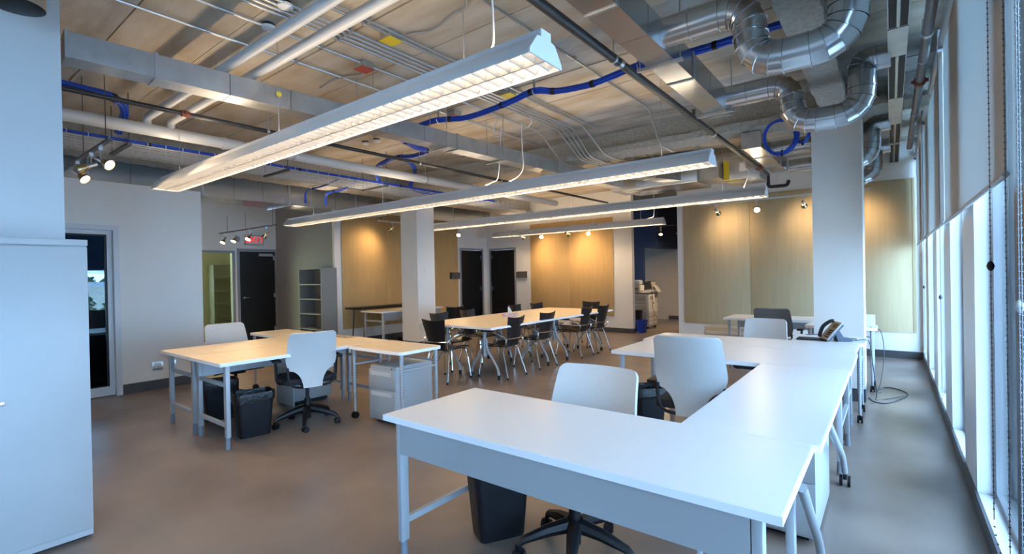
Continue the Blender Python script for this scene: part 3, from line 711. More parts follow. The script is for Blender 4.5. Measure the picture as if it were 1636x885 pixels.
# waste bins
def bin_(label, x, y, rot, h=0.40, w_=0.33, d=0.22, bag=True, m=BLACK, name='waste_bin', cat='bin'):
    t = thing(name, label, cat, (x, y, 0), rot)
    b = MB(); rings = []
    for z, s_ in ((0.0, 0.78), (0.012, 0.80), (h - 0.03, 0.985), (h - 0.03, 1.03), (h, 1.03), (h, 0.97), (0.02, 0.76)):
        rings.append([b.bm.verts.new((px, py, z)) for px, py in rrect(-w_ / 2 * s_, w_ / 2 * s_, -d / 2 * s_, d / 2 * s_, 0.045 * s_, 4)])
    n = len(rings[0])
    for i in range(len(rings) - 1):
        for k in range(n): b.bm.faces.new((rings[i][k], rings[i][(k + 1) % n], rings[i + 1][(k + 1) % n], rings[i + 1][k]))
    b.bm.faces.new(list(reversed(rings[0]))); b.bm.faces.new(rings[-1])
    b.build('body', m, t)
    if bag:
        q = random.Random(int(x * 100)); g = MB(); rings = []
        for z, s_ in ((h - 0.085, 1.0), (h - 0.06, 1.055), (h - 0.02, 1.05), (h + 0.006, 1.04), (h + 0.004, 0.96), (h - 0.05, 0.93), (h - 0.12, 0.9)):
            rings.append([g.bm.verts.new((px * q.uniform(0.985, 1.02), py * q.uniform(0.985, 1.03), z + q.uniform(-0.006, 0.006))) for px, py in rrect(-w_ / 2 * s_, w_ / 2 * s_, -d / 2 * s_, d / 2 * s_, 0.05, 6)])
        n = len(rings[0])
        for i in range(len(rings) - 1):
            for k in range(n): g.bm.faces.new((rings[i][k], rings[i][(k + 1) % n], rings[i + 1][(k + 1) % n], rings[i + 1][k]))
        g.build('bin_bag', BAG, t, angle=20)
    return t
bin_('black waste bin with a shiny bag rim under the warm-tinted desk, by the near leg', -4.72, 2.10, R(80))
bin_('black waste bin with a drooping bag behind the left legs of the warm-tinted desk', -5.58, 2.14, R(80))
bin_('black waste bin under the near white desk', -1.76, 2.10, R(60), bag=False)
bin_('black waste bin with a bag rim left of the chair at the back white desk', -1.74, 4.18, R(52), 0.42, 0.30)
bin_('blue recycling bin at the foot of the copier', -4.69, 11.06, 0, 0.30, 0.20, 0.26, False, mat('blue_recycling_plastic', (0.015, 0.06, 0.42), 0.45))
bin_('tall black bin standing behind the blue recycling bin', -4.95, 11.34, 0, 0.50, 0.24, 0.26, False)

# ------------------------------------------------------------------ copier and what stands on it
cp = thing('photocopier', 'pale floor standing photocopier in the recess past the golden tackboard', 'copier', (-5.12, 12.05, 0))
COPW = mat('pale_copier_plastic', (0.58, 0.58, 0.57), 0.45); COPB = mat('beige_copier_plastic', (0.40, 0.35, 0.30), 0.45)
MB().box(-0.32, 0.32, -0.30, 0.30, 0.06, 0.88).bevel(0.008).build('body', COPW, cp)
MB().box(-0.33, 0.325, -0.305, 0.305, 0.88, 0.905).build('lid', STEEL_DK, cp)
for k, (a, b_) in enumerate(((0.09, 0.18), (0.185, 0.28), (0.285, 0.375), (0.38, 0.46))):
    d = MB().box(0.318, 0.330, -0.29, 0.20, a, b_).bevel(0.003).build('paper_drawer', COPW, cp); MB().box(0.329, 0.334, -0.10, 0.06, b_ - 0.03, b_ - 0.018).build('pull', GREYMETAL, d)
for (a, b_) in ((0.10, 0.45), (0.47, 0.60), (0.62, 0.70), (0.71, 0.85)): MB().box(-0.31, 0.25, -0.312, -0.30, a, b_).bevel(0.003).build('front_panel', COPB, cp)
MB().box(0.318, 0.326, -0.20, -0.02, 0.74, 0.83).build('side_vent', GREYMETAL, cp); MB().lathe([(0.02, 0), (0.02, 0.012)], Matrix.Translation((0.32, 0.0, 0.65)) @ Matrix.Rotation(PI / 2, 4, 'Y'), 12).build('power_button', BLACK, cp)
for sx in (-0.26, 0.26):
    for sy in (-0.24, 0.24): MB().tube([(sx - 0.02, sy, 0.03), (sx + 0.02, sy, 0.03)], 0.03, 12).box(sx - 0.015, sx + 0.015, sy - 0.015, sy + 0.015, 0.03, 0.07).build('caster', BLACK, cp)
pr_ = thing('desktop_printer', 'small beige printer on the left of the photocopier', 'printer', (-5.22, 11.92, 0.905))
MB().box(-0.18, 0.18, -0.16, 0.16, 0, 0.20).bevel(0.012).build('body', COPB, pr_); MB().box(-0.14, 0.14, -0.175, -0.16, 0.10, 0.13).build('output_slot', STEEL_DK, pr_)
MB().box(0.181, 0.19, -0.12, 0.12, 0.06, 0.2).build('side_cover', COPW, pr_)
tag(MB().box(-0.13, 0.13, -0.11, 0.11, 0, 0.13).bevel(0.04).build('plastic_wrapped_bundle', mat('crumpled_clear_wrap', (0.45, 0.46, 0.48), 0.25, bump=0.8, bump_scale=18), None, (-5.18, 11.92, 1.105)), 'crumpled plastic wrapped bundle on top of the small printer', 'bundle')
cb_ = thing('dark_carton', 'dark open carton tipped on the back of the photocopier', 'box', (-4.98, 12.22, 0.99), R(-8))
MB().obox(Matrix.Translation((0, 0, 0.10)) @ Matrix.Rotation(R(-8), 4, 'Y'), 0.26, 0.22, 0.20).build('carton', mat('dark_brown_card', (0.05, 0.042, 0.036), 0.7), cb_)
MB().obox(Matrix.Translation((0.138, 0, 0.10)) @ Matrix.Rotation(R(-14), 4, 'Y'), 0.012, 0.20, 0.18).build('carton_end', mat('grey_card', (0.25, 0.23, 0.21), 0.7), cb_)
for k in range(3): tag(MB().box(-0.11, 0.11, -0.15, 0.15, 0, 0.018).build('paper_stack', PAPER, None, (-4.95 + 0.02 * k, 12.05 + 0.03 * k, 0.905 + 0.02 * k)), ('lowest', 'middle', 'topmost')[k] + ' loose sheaf of white paper on the photocopier lid', 'paper')
tag(MB().obox(Matrix.Rotation(R(-35), 4, 'Y'), 0.008, 0.24, 0.20).build('paper_tray', GREYMETAL, None, (-4.76, 12.25, 1.0)), 'grey slanting paper tray at the right edge of the photocopier', 'tray')
tag(MB().tube(smooth_path([(-4.79, 11.95, 0.95), (-4.785, 11.98, 0.75), (-4.775, 11.94, 0.55), (-4.77, 12.1, 0.36), (-4.76, 12.2, 0.25)]), 0.005, 6).build('copier_cable', STEEL_DK), 'thin dark cord hanging down the side of the photocopier', 'cord')

# ------------------------------------------------------------------ desk phone
ph = thing('desk_phone', 'black and silver desk phone propped upright by the white column', 'phone', (-0.46, 5.60, TOP), R(-66))
PHB = mat('slate_phone_plastic', (0.04, 0.055, 0.085), 0.4); PHS = mat('silver_phone_face', (0.30, 0.29, 0.28), 0.4)
tilt = Matrix.Translation((0, 0.0, 0.10)) @ Matrix.Rotation(R(52), 4, 'X')
MB().obox(tilt, 0.19, 0.21, 0.018).bevel(0.006).build('face', PHS, ph)
MB().obox(tilt @ Matrix.Translation((0, 0, -0.018)), 0.17, 0.19, 0.018).build('back_shell', PHB, ph)
MB().prism([(0.04, 0.0), (0.16, 0.0), (0.16, 0.03), (0.09, 0.04), (0.05, 0.11), (0.02, 0.09)], 'x', -0.05, 0.05).build('stand', PHB, ph)
MB().obox(tilt @ Matrix.Translation((0.035, 0.055, 0.0095)), 0.095, 0.055, 0.004).build('display', mat('olive_display', (0.10, 0.09, 0.045), 0.3), ph)
kb = MB()
for i in range(4):
    for j in range(4): kb.obox(tilt @ Matrix.Translation((0.0 + 0.023 * i, -0.075 + 0.024 * j, 0.011)), 0.016, 0.014, 0.006)
o = kb.build('keypad', BLACK, ph); o['kind'] = 'stuff'
hs = [tilt @ Vector(p) for p in ((-0.065, -0.10, 0.018), (-0.065, -0.07, 0.038), (-0.065, 0.0, 0.058), (-0.065, 0.07, 0.042), (-0.065, 0.10, 0.020))]
MB().tube(smooth_path(hs), 0.017, 10, flat=0.8).build('handset', BLACK, ph)
tag(MB().box(-0.13, 0.13, -0.09, 0.09, 0, 0.014).bevel(0.006).build('phone_rest', VELCRO, None, (-0.62, 5.63, TOP)), 'flat black pad lying left of the desk phone', 'pad')
def cord(name, label, pts, r_, m, cat='cord'): return tag(MB().tube(smooth_path(pts, 7), r_, 6).build(name, m), label, cat)
DKCORD = mat('dark_grey_cord', (0.04, 0.05, 0.06), 0.5)
cord('phone_cable', 'thin dark cord running from the phone over the table edge to the floor', [(-0.34, 5.62, TOP + 0.005), (-0.26, 5.72, TOP + 0.006), (-0.2, 5.80, TOP + 0.006), (-0.165, 5.86, 0.70), (-0.15, 6.1, 0.45), (-0.13, 6.4, 0.12), (-0.14, 6.6, 0.006), (-0.02, 6.75, 0.006), (0.10, 6.95, 0.006)], 0.004, DKCORD)
cord('floor_cable', 'dark cord looping on the floor between the column and the window', [(-0.21, 6.68, 0.005), (-0.15, 6.50, 0.005), (-0.05, 6.50, 0.005), (0.05, 6.72, 0.005), (0.14, 7.08, 0.005), (0.06, 7.30, 0.005), (-0.06, 7.36, 0.005), (-0.12, 7.2, 0.005)], 0.005, DKCORD)
cord('data_cable', 'grey cord hanging from the small table past the column to the floor', [(-0.2, 7.1, TOP + 0.004), (-0.10, 7.12, 0.70), (-0.07, 7.1, 0.45), (-0.10, 7.0, 0.15), (-0.14, 6.95, 0.006), (-0.10, 7.05, 0.006)], 0.004, DKCORD)
cord('desk_cable', 'grey cord trailing behind the phone across the small white table', [(-0.72, 5.98, TOP + 0.005), (-0.62, 6.02, TOP + 0.005), (-0.5, 5.9, TOP + 0.005), (-0.36, 5.86, TOP + 0.005), (-0.27, 5.82, TOP + 0.005)], 0.004, DKCORD)
lt_ = thing('upright_panel', 'pale upright panel on the small table past the column', 'panel', (-0.24, 7.2, TOP))
MB().obox(Matrix.Translation((0, 0, 0.07)) @ Matrix.Rotation(R(-10), 4, 'X'), 0.18, 0.012, 0.14).build('panel', WHITEMETAL, lt_)
MB().box(-0.06, 0.06, -0.06, 0.05, 0, 0.012).build('stand_foot', WHITEMETAL, lt_)

# wall things: outlets, pockets, exit sign
def outlet(label, x, y, z, axis, wd=0.075):
    t = thing('wall_outlet', label, 'outlet', (x, y, z), 0 if axis == 'y' else R(90))
    MB().box(-wd / 2, wd / 2, -0.006, 0, -0.058, 0.058).bevel(0.002).build('cover_plate', ALU, t)
    for k in range(2 if wd > 0.1 else 1):
        xx = (k - 0.5) * 0.046 if wd > 0.1 else 0
        MB().box(xx - 0.016, xx + 0.016, -0.0085, -0.005, -0.034, 0.034).build('socket', PAPER, t)
outlet('double steel wall outlet left of the warm-tinted desk leg, on the white wall', -7.80, 2.245, 0.31, 'x', 0.12)
outlet('single steel wall outlet just behind the warm-tinted desk leg, on the white wall', -7.80, 2.42, 0.31, 'x', 0.075)
outlet('small outlet low on the beige copier room wall', -4.62, 14.5, 0.42, 'y')
def pocket(label, x, y, z, rot):
    t = thing('file_pocket', label, 'wall pocket', (x, y, z), rot)
    sm = mat('smoky_acrylic', (0.11, 0.10, 0.09), 0.25)
    MB().box(-0.17, 0.17, -0.008, 0.0, -0.09, 0.09).build('back_plate', sm, t)
    MB().prism([(-0.075, 0.075), (-0.08, 0.075), (-0.055, -0.09), (0, -0.09), (0, -0.085), (-0.05, -0.085)], 'x', -0.16, 0.16).build('pocket_front', sm, t)
    for s_ in (-1, 1): MB().box(s_ * 0.05 - 0.018, s_ * 0.05 + 0.018, -0.012, -0.008, -0.075, -0.03).build('clip', GREYMETAL, t)
pocket('smoky plastic file pocket on the wall left of the left dark door', -9.27, 9.42, 1.44, R(90))
pocket('smoky plastic file pocket on the wall right of the right dark door', -8.02, 10.795, 1.43, 0)
ex = thing('exit_sign', 'red EXIT sign above the dark exit door', 'sign', (-11.79, 5.34, 2.36), R(90))
MB().box(-0.21, 0.21, -0.045, 0, -0.115, 0.115).bevel(0.004).build('housing', GREYMETAL, ex)
MB().box(-0.195, 0.195, -0.047, -0.045, -0.10, 0.10).build('sign_face', PAPER, ex)
cu = bpy.data.curves.new('exit_text', 'FONT'); cu.body = 'EXIT'; cu.align_x = 'CENTER'; cu.align_y = 'CENTER'; cu.size = 0.20; cu.extrude = 0.001; cu.offset = 0.002; cu.space_character = 1.06
to = bpy.data.objects.new('lettering', cu); COL.objects.link(to); to.parent = ex; to.location = (0, -0.0485, 0); to.rotation_euler = (R(90), 0, 0)
bpy.context.view_layer.update()
lm = bpy.data.meshes.new_from_object(to.evaluated_get(bpy.context.evaluated_depsgraph_get())); bpy.data.objects.remove(to); lm.materials.clear(); lm.materials.append(emit('lit_red_letters', (0.9, 0.03, 0.04), 0.45))
to = bpy.data.objects.new('lettering', lm); COL.objects.link(to); to.parent = ex; to.location = (0, -0.0485, 0); to.rotation_euler = (R(90), 0, 0)
tag(MB().box(-0.02, 0.0, -0.05, 0.05, -0.055, 0.055).bevel(0.003).build('junction_cover', GREYMETAL, None, (-11.78, 4.98, 2.37)), 'small grey box on the wall left of the EXIT sign', 'box')

# ------------------------------------------------------------------ the small office seen through the glass door
od = thing('office_desk', 'dark desk seen through the glass door on the left', 'desk', (-9.15, 0.95, 0))
MB().box(-0.42, 0.42, -1.35, 1.35, 0.71, 0.745).build('desktop', LAMIN_W, od)
for sx in (-0.38, 0.38): MB().box(sx - 0.02, sx + 0.02, -1.3, 1.3, 0.05, 0.71).build('end_panel', BLACK, od)
oc = task_chair('dark task chair seen through the glass door on the left', -9.86, 2.15, R(-80), 0.99, MESHD)
pn = thing('office_blind', 'dark navy roller blind over the office window behind the glass door', 'blind', (-10.26, 0.45, 0))
MB().box(-0.003, 0.003, -2.05, 2.05, 1.66, 2.72).build('blind_fabric', fabric_translucent('navy_blind_fabric', (0.03, 0.07, 0.12), (0.07, 0.125, 0.165)), pn)
MB().tube([(0, -2.05, 1.65), (0, 2.05, 1.65)], 0.012, 8).build('hem_bar', GREYMETAL, pn)
wb = MB()
for yv in (-1.6, 0.0, 2.50): wb.box(-10.40, -10.32, yv, yv + 0.05, 0.72, 2.35)
wb.box(-10.40, -10.32, -1.6, 2.55, 0.72, 0.77).box(-10.40, -10.32, -1.6, 2.55, 0.90, 0.945).box(-10.40, -10.32, -1.6, 2.55, 2.30, 2.35)
w8 = struct(wb.build('window_8', FRAMEGREY)); MB().box(-10.365, -10.355, -1.6, 2.55, 0.77, 2.30).build('pane', GLASSCLR, w8)
# outside that window: canopy with slots, a low building, shrubs
can = thing('slotted_canopy', 'white slotted canopy outside the small office window', 'canopy', (-38, 8.0, 2.25))
MB().box(-22, 22, -10, 10, 0.0, 0.12).build('canopy_deck', WHITEMETAL, can)
for i in range(20):
    for j in range(12): MB().box(-21.5 + i * 2.2, -20.3 + i * 2.2, -9.6 + j * 1.6 + 0.5 * (i % 2), -9.05 + j * 1.6 + 0.5 * (i % 2), -0.01, 0.0).build('canopy_slot', GREYPIPE, can)
for yv in (-6.5, -2.2, 2.2, 6.5): MB().box(-22, 22, yv - 0.15, yv + 0.15, 0.12, 0.2).build('canopy_beam', WHITEMETAL, can)
for yv in (-9, 9.5): MB().rod((18, yv, -7.25), (18, yv, 0), 0.12, 10).build('canopy_post', WHITEMETAL, can)
lb_ = thing('low_building', 'low beige building beyond the shrubs outside the office window', 'building', (-34, 6, -5))
MB().box(-4, 4, -16, 16, 0, 6.25).build('wall', mat('beige_cladding', (0.42, 0.36, 0.28), 0.8), lb_); MB().box(-4.2, 4.2, -16.2, 16.2, 6.25, 6.45).build('roof_edge', GREYMETAL, lb_)
for yv in range(-13, 14, 5): MB().box(4.0, 4.05, yv - 1, yv + 1, 3.4, 4.8).build('window', mat('dark_window', (0.05, 0.08, 0.10), 0.2), lb_)
LEAF = mat('shrub_leaf', (0.05, 0.11, 0.035), 0.7, color2=(0.11, 0.19, 0.06), var_scale=9)
def shrub(label, x, y, zc, rr, seed):
    q = random.Random(seed); t = thing('shrub', label, 'shrub', (x, y, -5), 0, 'shrubs outside the office window')
    MB().tube([(0, 0, 0), (0.05, 0, zc + 5 - rr * 0.4)], 0.12, 8).build('trunk', STEEL_DK, t)
    g = MB()
    for k in range(1500):
        v = Vector((q.gauss(0, 1), q.gauss(0, 1), q.gauss(0, 1))).normalized() * rr * q.uniform(0.55, 1.0); v.z *= 0.8
        a, b_ = Vector((q.uniform(-1, 1), q.uniform(-1, 1), q.uniform(-1, 1))) * rr * 0.1, Vector((q.uniform(-1, 1), q.uniform(-1, 1), q.uniform(-1, 1))) * rr * 0.1
        c = v + Vector((0, 0, zc + 5)); g.bm.faces.new([g.bm.verts.new(c - a), g.bm.verts.new(c + b_), g.bm.verts.new(c + a), g.bm.verts.new(c - b_)])
    o = g.build('foliage', LEAF, t); o['kind'] = 'stuff'
for i, (x, y, zc, rr, lb) in enumerate(((-18.5, 3.1, 0.62, 0.75, 'left rounded green shrub seen through the office window'), (-18.0, 4.72, 0.62, 0.82, 'right rounded green shrub seen through the office window'), (-43, 8.0, 1.15, 1.1, 'first dark green tree behind the low building'), (-44, 10.5, 1.1, 1.2, 'second dark green tree behind the low building'))):
    shrub(lb, x, y, zc, rr, i + 3)
# office behind the olive sidelight
ob = thing('tall_shelf_unit', 'tall pale shelf unit seen dimly through the olive glass', 'shelf unit', (-14.6, 5.9, 0))
for s_ in (-0.42, 0.42): MB().box(-0.17, 0.17, s_ - 0.012, s_ + 0.012, 0, 1.85).build('side_panel', BCM, ob)
for z in (0.06, 0.42, 0.78, 1.14, 1.5, 1.84): MB().box(-0.17, 0.17, -0.41, 0.41, z - 0.012, z + 0.012).build('shelf', BCM, ob)

# ------------------------------------------------------------------ pendant lights
def pendant(label, yc, x0, x1, zb, cables, pitch):
    L = x1 - x0; t = thing('pendant_light', label, 'ceiling light', ((x0 + x1) / 2, yc, zb), 0, 'long white pendant lights')
    outer = [(-0.133, 0.0), (-0.131, 0.022), (-0.072, 0.098), (-0.040, 0.104), (-0.040, 0.142), (0.040, 0.142), (0.040, 0.104), (0.072, 0.098), (0.131, 0.022), (0.133, 0.0)]
    inner = [(0.128, 0.0), (0.126, 0.020), (0.066, 0.092), (-0.066, 0.092), (-0.126, 0.020), (-0.128, 0.0)]
    hb = MB(); P = outer + inner; n = len(P)
    A = [hb.bm.verts.new((-L / 2, y, z)) for y, z in P]; B = [hb.bm.verts.new((L / 2, y, z)) for y, z in P]
    for i in range(n): hb.bm.faces.new((A[i], A[(i + 1) % n], B[(i + 1) % n], B[i]))
    bmesh.ops.recalc_face_normals(hb.bm, faces=hb.bm.faces)
    hb.build('housing', WHITEMETAL, t)
    for s_ in (-1, 1): MB().prism([(y * 1.02, z) for y, z in outer], 'x', s_ * L / 2 - (0.008 if s_ > 0 else 0.0), s_ * L / 2 + (0.008 if s_ < 0 else 0.0)).build('end_cap', EDGE, t)
    for s_ in (-1, 1): MB().tube([(-L / 2 + 0.03, s_ * 0.058, 0.066), (L / 2 - 0.03, s_ * 0.058, 0.066)], 0.013, 6).build('lamp_tube', TUBE, t)
    MB().prism([(-0.004, 0.002), (0.004, 0.002), (0.020, 0.05), (-0.020, 0.05)], 'x', -L / 2 + 0.01, L / 2 - 0.01).build('louver_spine', LOUVER, t)
    N = int((L - 0.04) / pitch); proto = None
    for k in range(N):
        x = -L / 2 + 0.02 + (k + 0.5) * (L - 0.04) / N
        if proto is None:
            m = MB(); m.prism([(-0.002, 0.003), (0.002, 0.003), (0.020, 0.046), (-0.020, 0.046)], 'y', -0.112, -0.006); m.prism([(-0.002, 0.003), (0.002, 0.003), (0.020, 0.046), (-0.020, 0.046)], 'y', 0.006, 0.112)
            proto = m.build('louver_blade', LOUVER, t, (x, 0, 0))
        else: inst(proto, t, (x, 0, 0))
    for cx in cables: MB().tube([(cx - (x0 + x1) / 2, 0, 0.14), (cx - (x0 + x1) / 2, 0, CEIL - zb)], 0.0025, 5).build('hanging_cable', CONDUIT, t)
    ld = bpy.data.lights.new('ceiling_fill', 'AREA'); ld.shape = 'RECTANGLE'; ld.size = L * 0.96; ld.size_y = 0.05; ld.energy = CEIL_FILL_W * L; ld.color = (1.0, 0.80, 0.56)  # added upward fill that brightens the ceiling, not a seen lamp
    lo = bpy.data.objects.new('ceiling_fill', ld); COL.objects.link(lo); lo.parent = t; lo.location = (0, 0, 0.155); lo.rotation_euler = (PI, 0, 0)
    return t
pendant('nearest long white pendant light with two rows of bright louvers', 1.935, -6.35, -1.27, 2.45, (-5.9, -3.8, -1.8), 0.078)
pendant('second long white pendant light, ending in front of the left column', 4.805, -9.10, -1.31, 2.45, (-8.25, -6.25, -1.8), 0.09)
pendant('third long white pendant light, passing behind the left column', 7.44, -8.40, -1.33, 2.45, (-8.2, -4.45, -1.9), 0.1)
pendant('farthest and shortest white pendant light near the far wall', 10.17, -8.46, -3.79, 2.45, (-8.0, -6.0, -4.3), 0.1)
def white_cord(label, pts, r_=0.006): return tag(MB().tube(smooth_path(pts, 8), r_, 6).build('supply_cable', WHITECORD), label, 'cord')
white_cord('straight white power cord dropping to the nearest pendant light', [(-1.60, 1.935, CEIL), (-1.60, 1.935, 3.0), (-1.59, 1.935, 2.66), (-1.62, 1.935, 2.60)])
white_cord('white power cord with a small loop dropping to the second pendant light, left one', [(-3.90, 4.80, CEIL), (-3.97, 4.80, 3.30), (-3.97, 4.80, 3.22), (-3.88, 4.80, 3.20), (-3.85, 4.8, 3.3), (-3.88, 4.80, 3.0), (-3.92, 4.80, 2.68), (-4.02, 4.80, 2.63), (-4.15, 4.80, 2.60)])
white_cord('white power cord with a round loop dropping to the second pendant light, right one', [(-3.52, 4.80, CEIL), (-3.42, 4.80, 3.36), (-3.38, 4.80, 3.28), (-3.45, 4.80, 3.22), (-3.53, 4.80, 3.28), (-3.53, 4.80, 3.0), (-3.52, 4.80, 2.75), (-3.60, 4.80, 2.65), (-3.75, 4.80, 2.60)])
white_cord('white power cord hanging to the right end of the third pendant light', [(-1.62, 7.44, 3.1), (-1.60, 7.44, 2.9), (-1.55, 7.44, 2.8), (-1.62, 7.44, 2.60)])
white_cord('white power cord hanging to the right end of the farthest pendant light', [(-4.0, 10.17, 3.1), (-4.0, 10.17, 2.7), (-4.03, 10.17, 2.62), (-4.15, 10.17, 2.6)])

# ------------------------------------------------------------------ track lights
BULBDIM = emit('dim_lamp_face', (1.0, 0.85, 0.6), 3.0)
REFL = mat('amber_chrome_reflector', (0.48, 0.38, 0.20), 0.2, 0.9)
def track(label, p0, p1, heads, rods, black=True, drop=0.13, watts=None, rod_top=CEIL):
    p0, p1 = Vector(p0), Vector(p1); t = thing('track_light', label, 'track light', (p0 + p1) / 2)
    c = (p0 + p1) / 2; a, b_ = p0 - c, p1 - c; d = (b_ - a).normalized(); M = Matrix.Translation((0, 0, 0)) @ d.to_track_quat('X', 'Z').to_matrix().to_4x4()
    MB().obox(M, (b_ - a).length, 0.034, 0.022).build('track', STEEL_DK if black else WHITEMETAL, t)
    for q in rods:
        p = a.lerp(b_, q); MB().rod(p, (p.x, p.y, rod_top - c.z), 0.004, 6).build('hanging_rod', STEEL_DK if black else WHITEMETAL, t)
    for q, aim, lit in heads:
        p = a.lerp(b_, q); h = p + Vector((0, 0, -drop)); aim = Vector(aim).normalized()
        st_ = MB().rod(p - Vector((0, 0, 0.01)), h, 0.006, 8).box(p.x - 0.02, p.x + 0.02, p.y - 0.014, p.y + 0.014, p.z - 0.045, p.z - 0.008)
        hd = st_.build('spot_head', ALU, t)
        Q = Matrix.Translation(h) @ aim.to_track_quat('Z', 'Y').to_matrix().to_4x4()
        MB().lathe([(0.016, -0.05), (0.018, -0.045), (0.018, 0.02), (0.022, 0.022), (0.022, 0.03)], Q, 14).tube([Q @ Vector((-0.035, 0, -0.03)), Q @ Vector((0.035, 0, -0.03))], 0.005, 6).build('lamp_holder', CHROME, hd)
        MB().lathe([(0.024, 0.028), (0.030, 0.045), (0.047, 0.085), (0.049, 0.10), (0.046, 0.10), (0.042, 0.088)], Q, 20, cap=False).build('reflector', REFL, hd)
        MB().lathe([(0.001, 0.097), (0.03, 0.095), (0.045, 0.09), (0.044, 0.086), (0.02, 0.05)], Q, 18).build('bulb', BULB if lit else BULBDIM, hd)
        ld = bpy.data.lights.new('spot', 'SPOT'); ld.energy = (watts or SPOT_W) * (1.0 if lit else 0.8); ld.color = WARM; ld.spot_size = R(112); ld.spot_blend = 1.0; ld.shadow_soft_size = 0.06
        lo = bpy.data.objects.new('spot', ld); COL.objects.link(lo); lo.parent = t; lo.matrix_local = Matrix.Translation(h + aim * 0.12) @ (-aim).to_track_quat('Z', 'Y').to_matrix().to_4x4()
    return t
track('dark track light with spots beside the tall column at the left', (-7.0, 1.2, 2.66), (-5.22, 1.2, 2.66), [(0.83, (0.75, 0.5, -0.5), 0), (0.65, (-0.35, -0.95, -0.5), 1), (0.36, (0.6, 0.45, -0.6), 0)], (0.5, 0.93), watts=SPOT_W * 1.6)
track('dark track light with four lit spots in front of the exit door', (-11.0, 4.3, 2.41), (-8.62, 4.3, 2.41), [(0.10, (0.25, -0.5, -0.8), 1), (0.31, (0.25, -0.5, -0.8), 1), (0.57, (0.3, -0.5, -0.75), 1), (0.85, (-0.45, -0.2, -0.6), 1)], (0.16, 0.5, 0.95), watts=SPOT_W * 1.0, rod_top=2.735)
track('white track light along the brown tackboard behind the column', (-8.62, 6.5, 2.64), (-8.62, 9.3, 2.64), [(0.13, (-0.75, -0.3, -0.55), 1), (0.88, (0.35, -0.6, -0.5), 1)], (0.05, 0.95), False, watts=SPOT_W * 0.4, rod_top=2.735)
track('white track light in front of the golden tackboard', (-7.75, 10.0, 2.53), (-5.25, 10.0, 2.53), [(0.12, (0.4, 0.7, -0.45), 1), (0.38, (0.3, -0.65, -0.5), 1), (0.66, (0.2, 0.75, -0.4), 1), (0.90, (0.3, -0.65, -0.5), 1)], (0.05, 0.95), False, watts=SPOT_W * 0.55)
track('white track light in front of the wide tan tackboard by the windows', (-2.75, 9.15, 2.64), (-0.22, 9.15, 2.64), [(0.12, (0.08, 0.8, -0.35), 1), (0.38, (0.15, -0.7, -0.5), 1), (0.65, (0.05, 0.8, -0.35), 1), (0.93, (0.0, 0.8, -0.4), 1)], (0.05, 0.5, 0.95), False, watts=SPOT_W * 0.33)
track('dark track light in the copier recess', (-4.75, 12.0, 2.58), (-3.4, 12.0, 2.58), [(0.15, (0.1, -0.4, -0.6), 0), (0.48, (-0.3, 0.3, -0.6), 1), (0.8, (-0.4, 0.3, -0.6), 0)], (0.1, 0.9), watts=SPOT_W * 1.3)

# ------------------------------------------------------------------ ducts
def rect_duct(label, a, b_, w_, h, cuts, m=GALV, hang=(), ends=True, zrod=CEIL, name='rectangular_duct', fl_every=1):
    """sheet metal duct from a to b_ (centres), sections between flanges at the cut fractions"""
    a, b_ = Vector(a), Vector(b_); t = thing(name, label, 'duct', (a + b_) / 2); c = (a + b_) / 2; d = (b_ - a).normalized(); L = (b_ - a).length
    M = d.to_track_quat('Y', 'Z').to_matrix().to_4x4()
    cs = [0.0] + list(cuts) + [1.0]
    for p, q in zip(cs, cs[1:]):
        y0, y1 = (p - 0.5) * L, (q - 0.5) * L
        MB().obox(M @ Matrix.Translation((0, (y0 + y1) / 2, 0)), w_, y1 - y0 - 0.005, h).build('duct_section', m, t)
    for q in cs[1:-1][::fl_every] + ([0.0, 1.0] if ends else []):
        MB().obox(M @ Matrix.Translation((0, (q - 0.5) * L, 0)), w_ + 0.018, 0.022, h + 0.018).build('duct_flange', GALV_DULL, t)
    for q in hang:
        y = (q - 0.5) * L; hb = MB()
        hb.obox(M @ Matrix.Translation((0, y, -h / 2 - 0.018)), w_ + 0.14, 0.03, 0.02)
        for s_ in (-1, 1):
            p = M @ Vector((s_ * (w_ / 2 + 0.05), y, -h / 2 - 0.02)); hb.rod(p, (p.x, p.y, zrod - c.z), 0.0045, 6)
        hb.build('trapeze_hanger', GALV_DULL, t)
    return t
dl = rect_duct('long galvanised duct crossing above the left desks', (-4.17, 0.74, 2.955), (-3.66, 7.7, 2.955), 0.185, 0.165, [0.067 + 0.067 * k for k in range(13)], GALV_DULL, (0.31, 0.44, 0.57, 0.73, 0.88), fl_every=3)
tag(MB().lathe([(0.022, 0), (0.022, 0.002)], Matrix.Translation((-3.955, 2.02, 2.965)) @ Matrix.Rotation(PI / 2, 4, 'Y'), 16).build('round_sticker', YELLOW), 'round yellow sticker on the side of the long galvanised duct', 'sticker')
rect_duct('galvanised trunk duct above the right desks feeding the round ducts', (-1.305, -0.6, 3.06), (-1.305, 5.06, 3.06), 0.20, 0.20, [0.08 * k for k in range(1, 12)], GALV, (0.72, 0.97), fl_every=3)
rect_duct('galvanised trunk duct continuing beyond the cross beam', (-1.31, 6.44, 3.01), (-1.31, 8.35, 3.01), 0.20, 0.18, (0.35, 0.7), GALV, ())
rect_duct('wide blue-grey duct running above the left white wall', (-8.75, -1.5, 2.94), (-8.75, 9.9, 2.94), 0.70, 0.37, [0.04 * k for k in range(1, 25)], GALV, (0.52, 0.70), fl_every=3)
rect_duct('galvanised branch duct over the far meeting chairs', (-3.25, 6.9, 2.99), (-2.75, 8.0, 2.99), 0.24, 0.16, (0.5,), GALV, ())
fc = thing('fan_coil_unit', 'large galvanised fan coil unit hanging over the far side of the room', 'air unit', (-2.95, 8.3, 3.02))
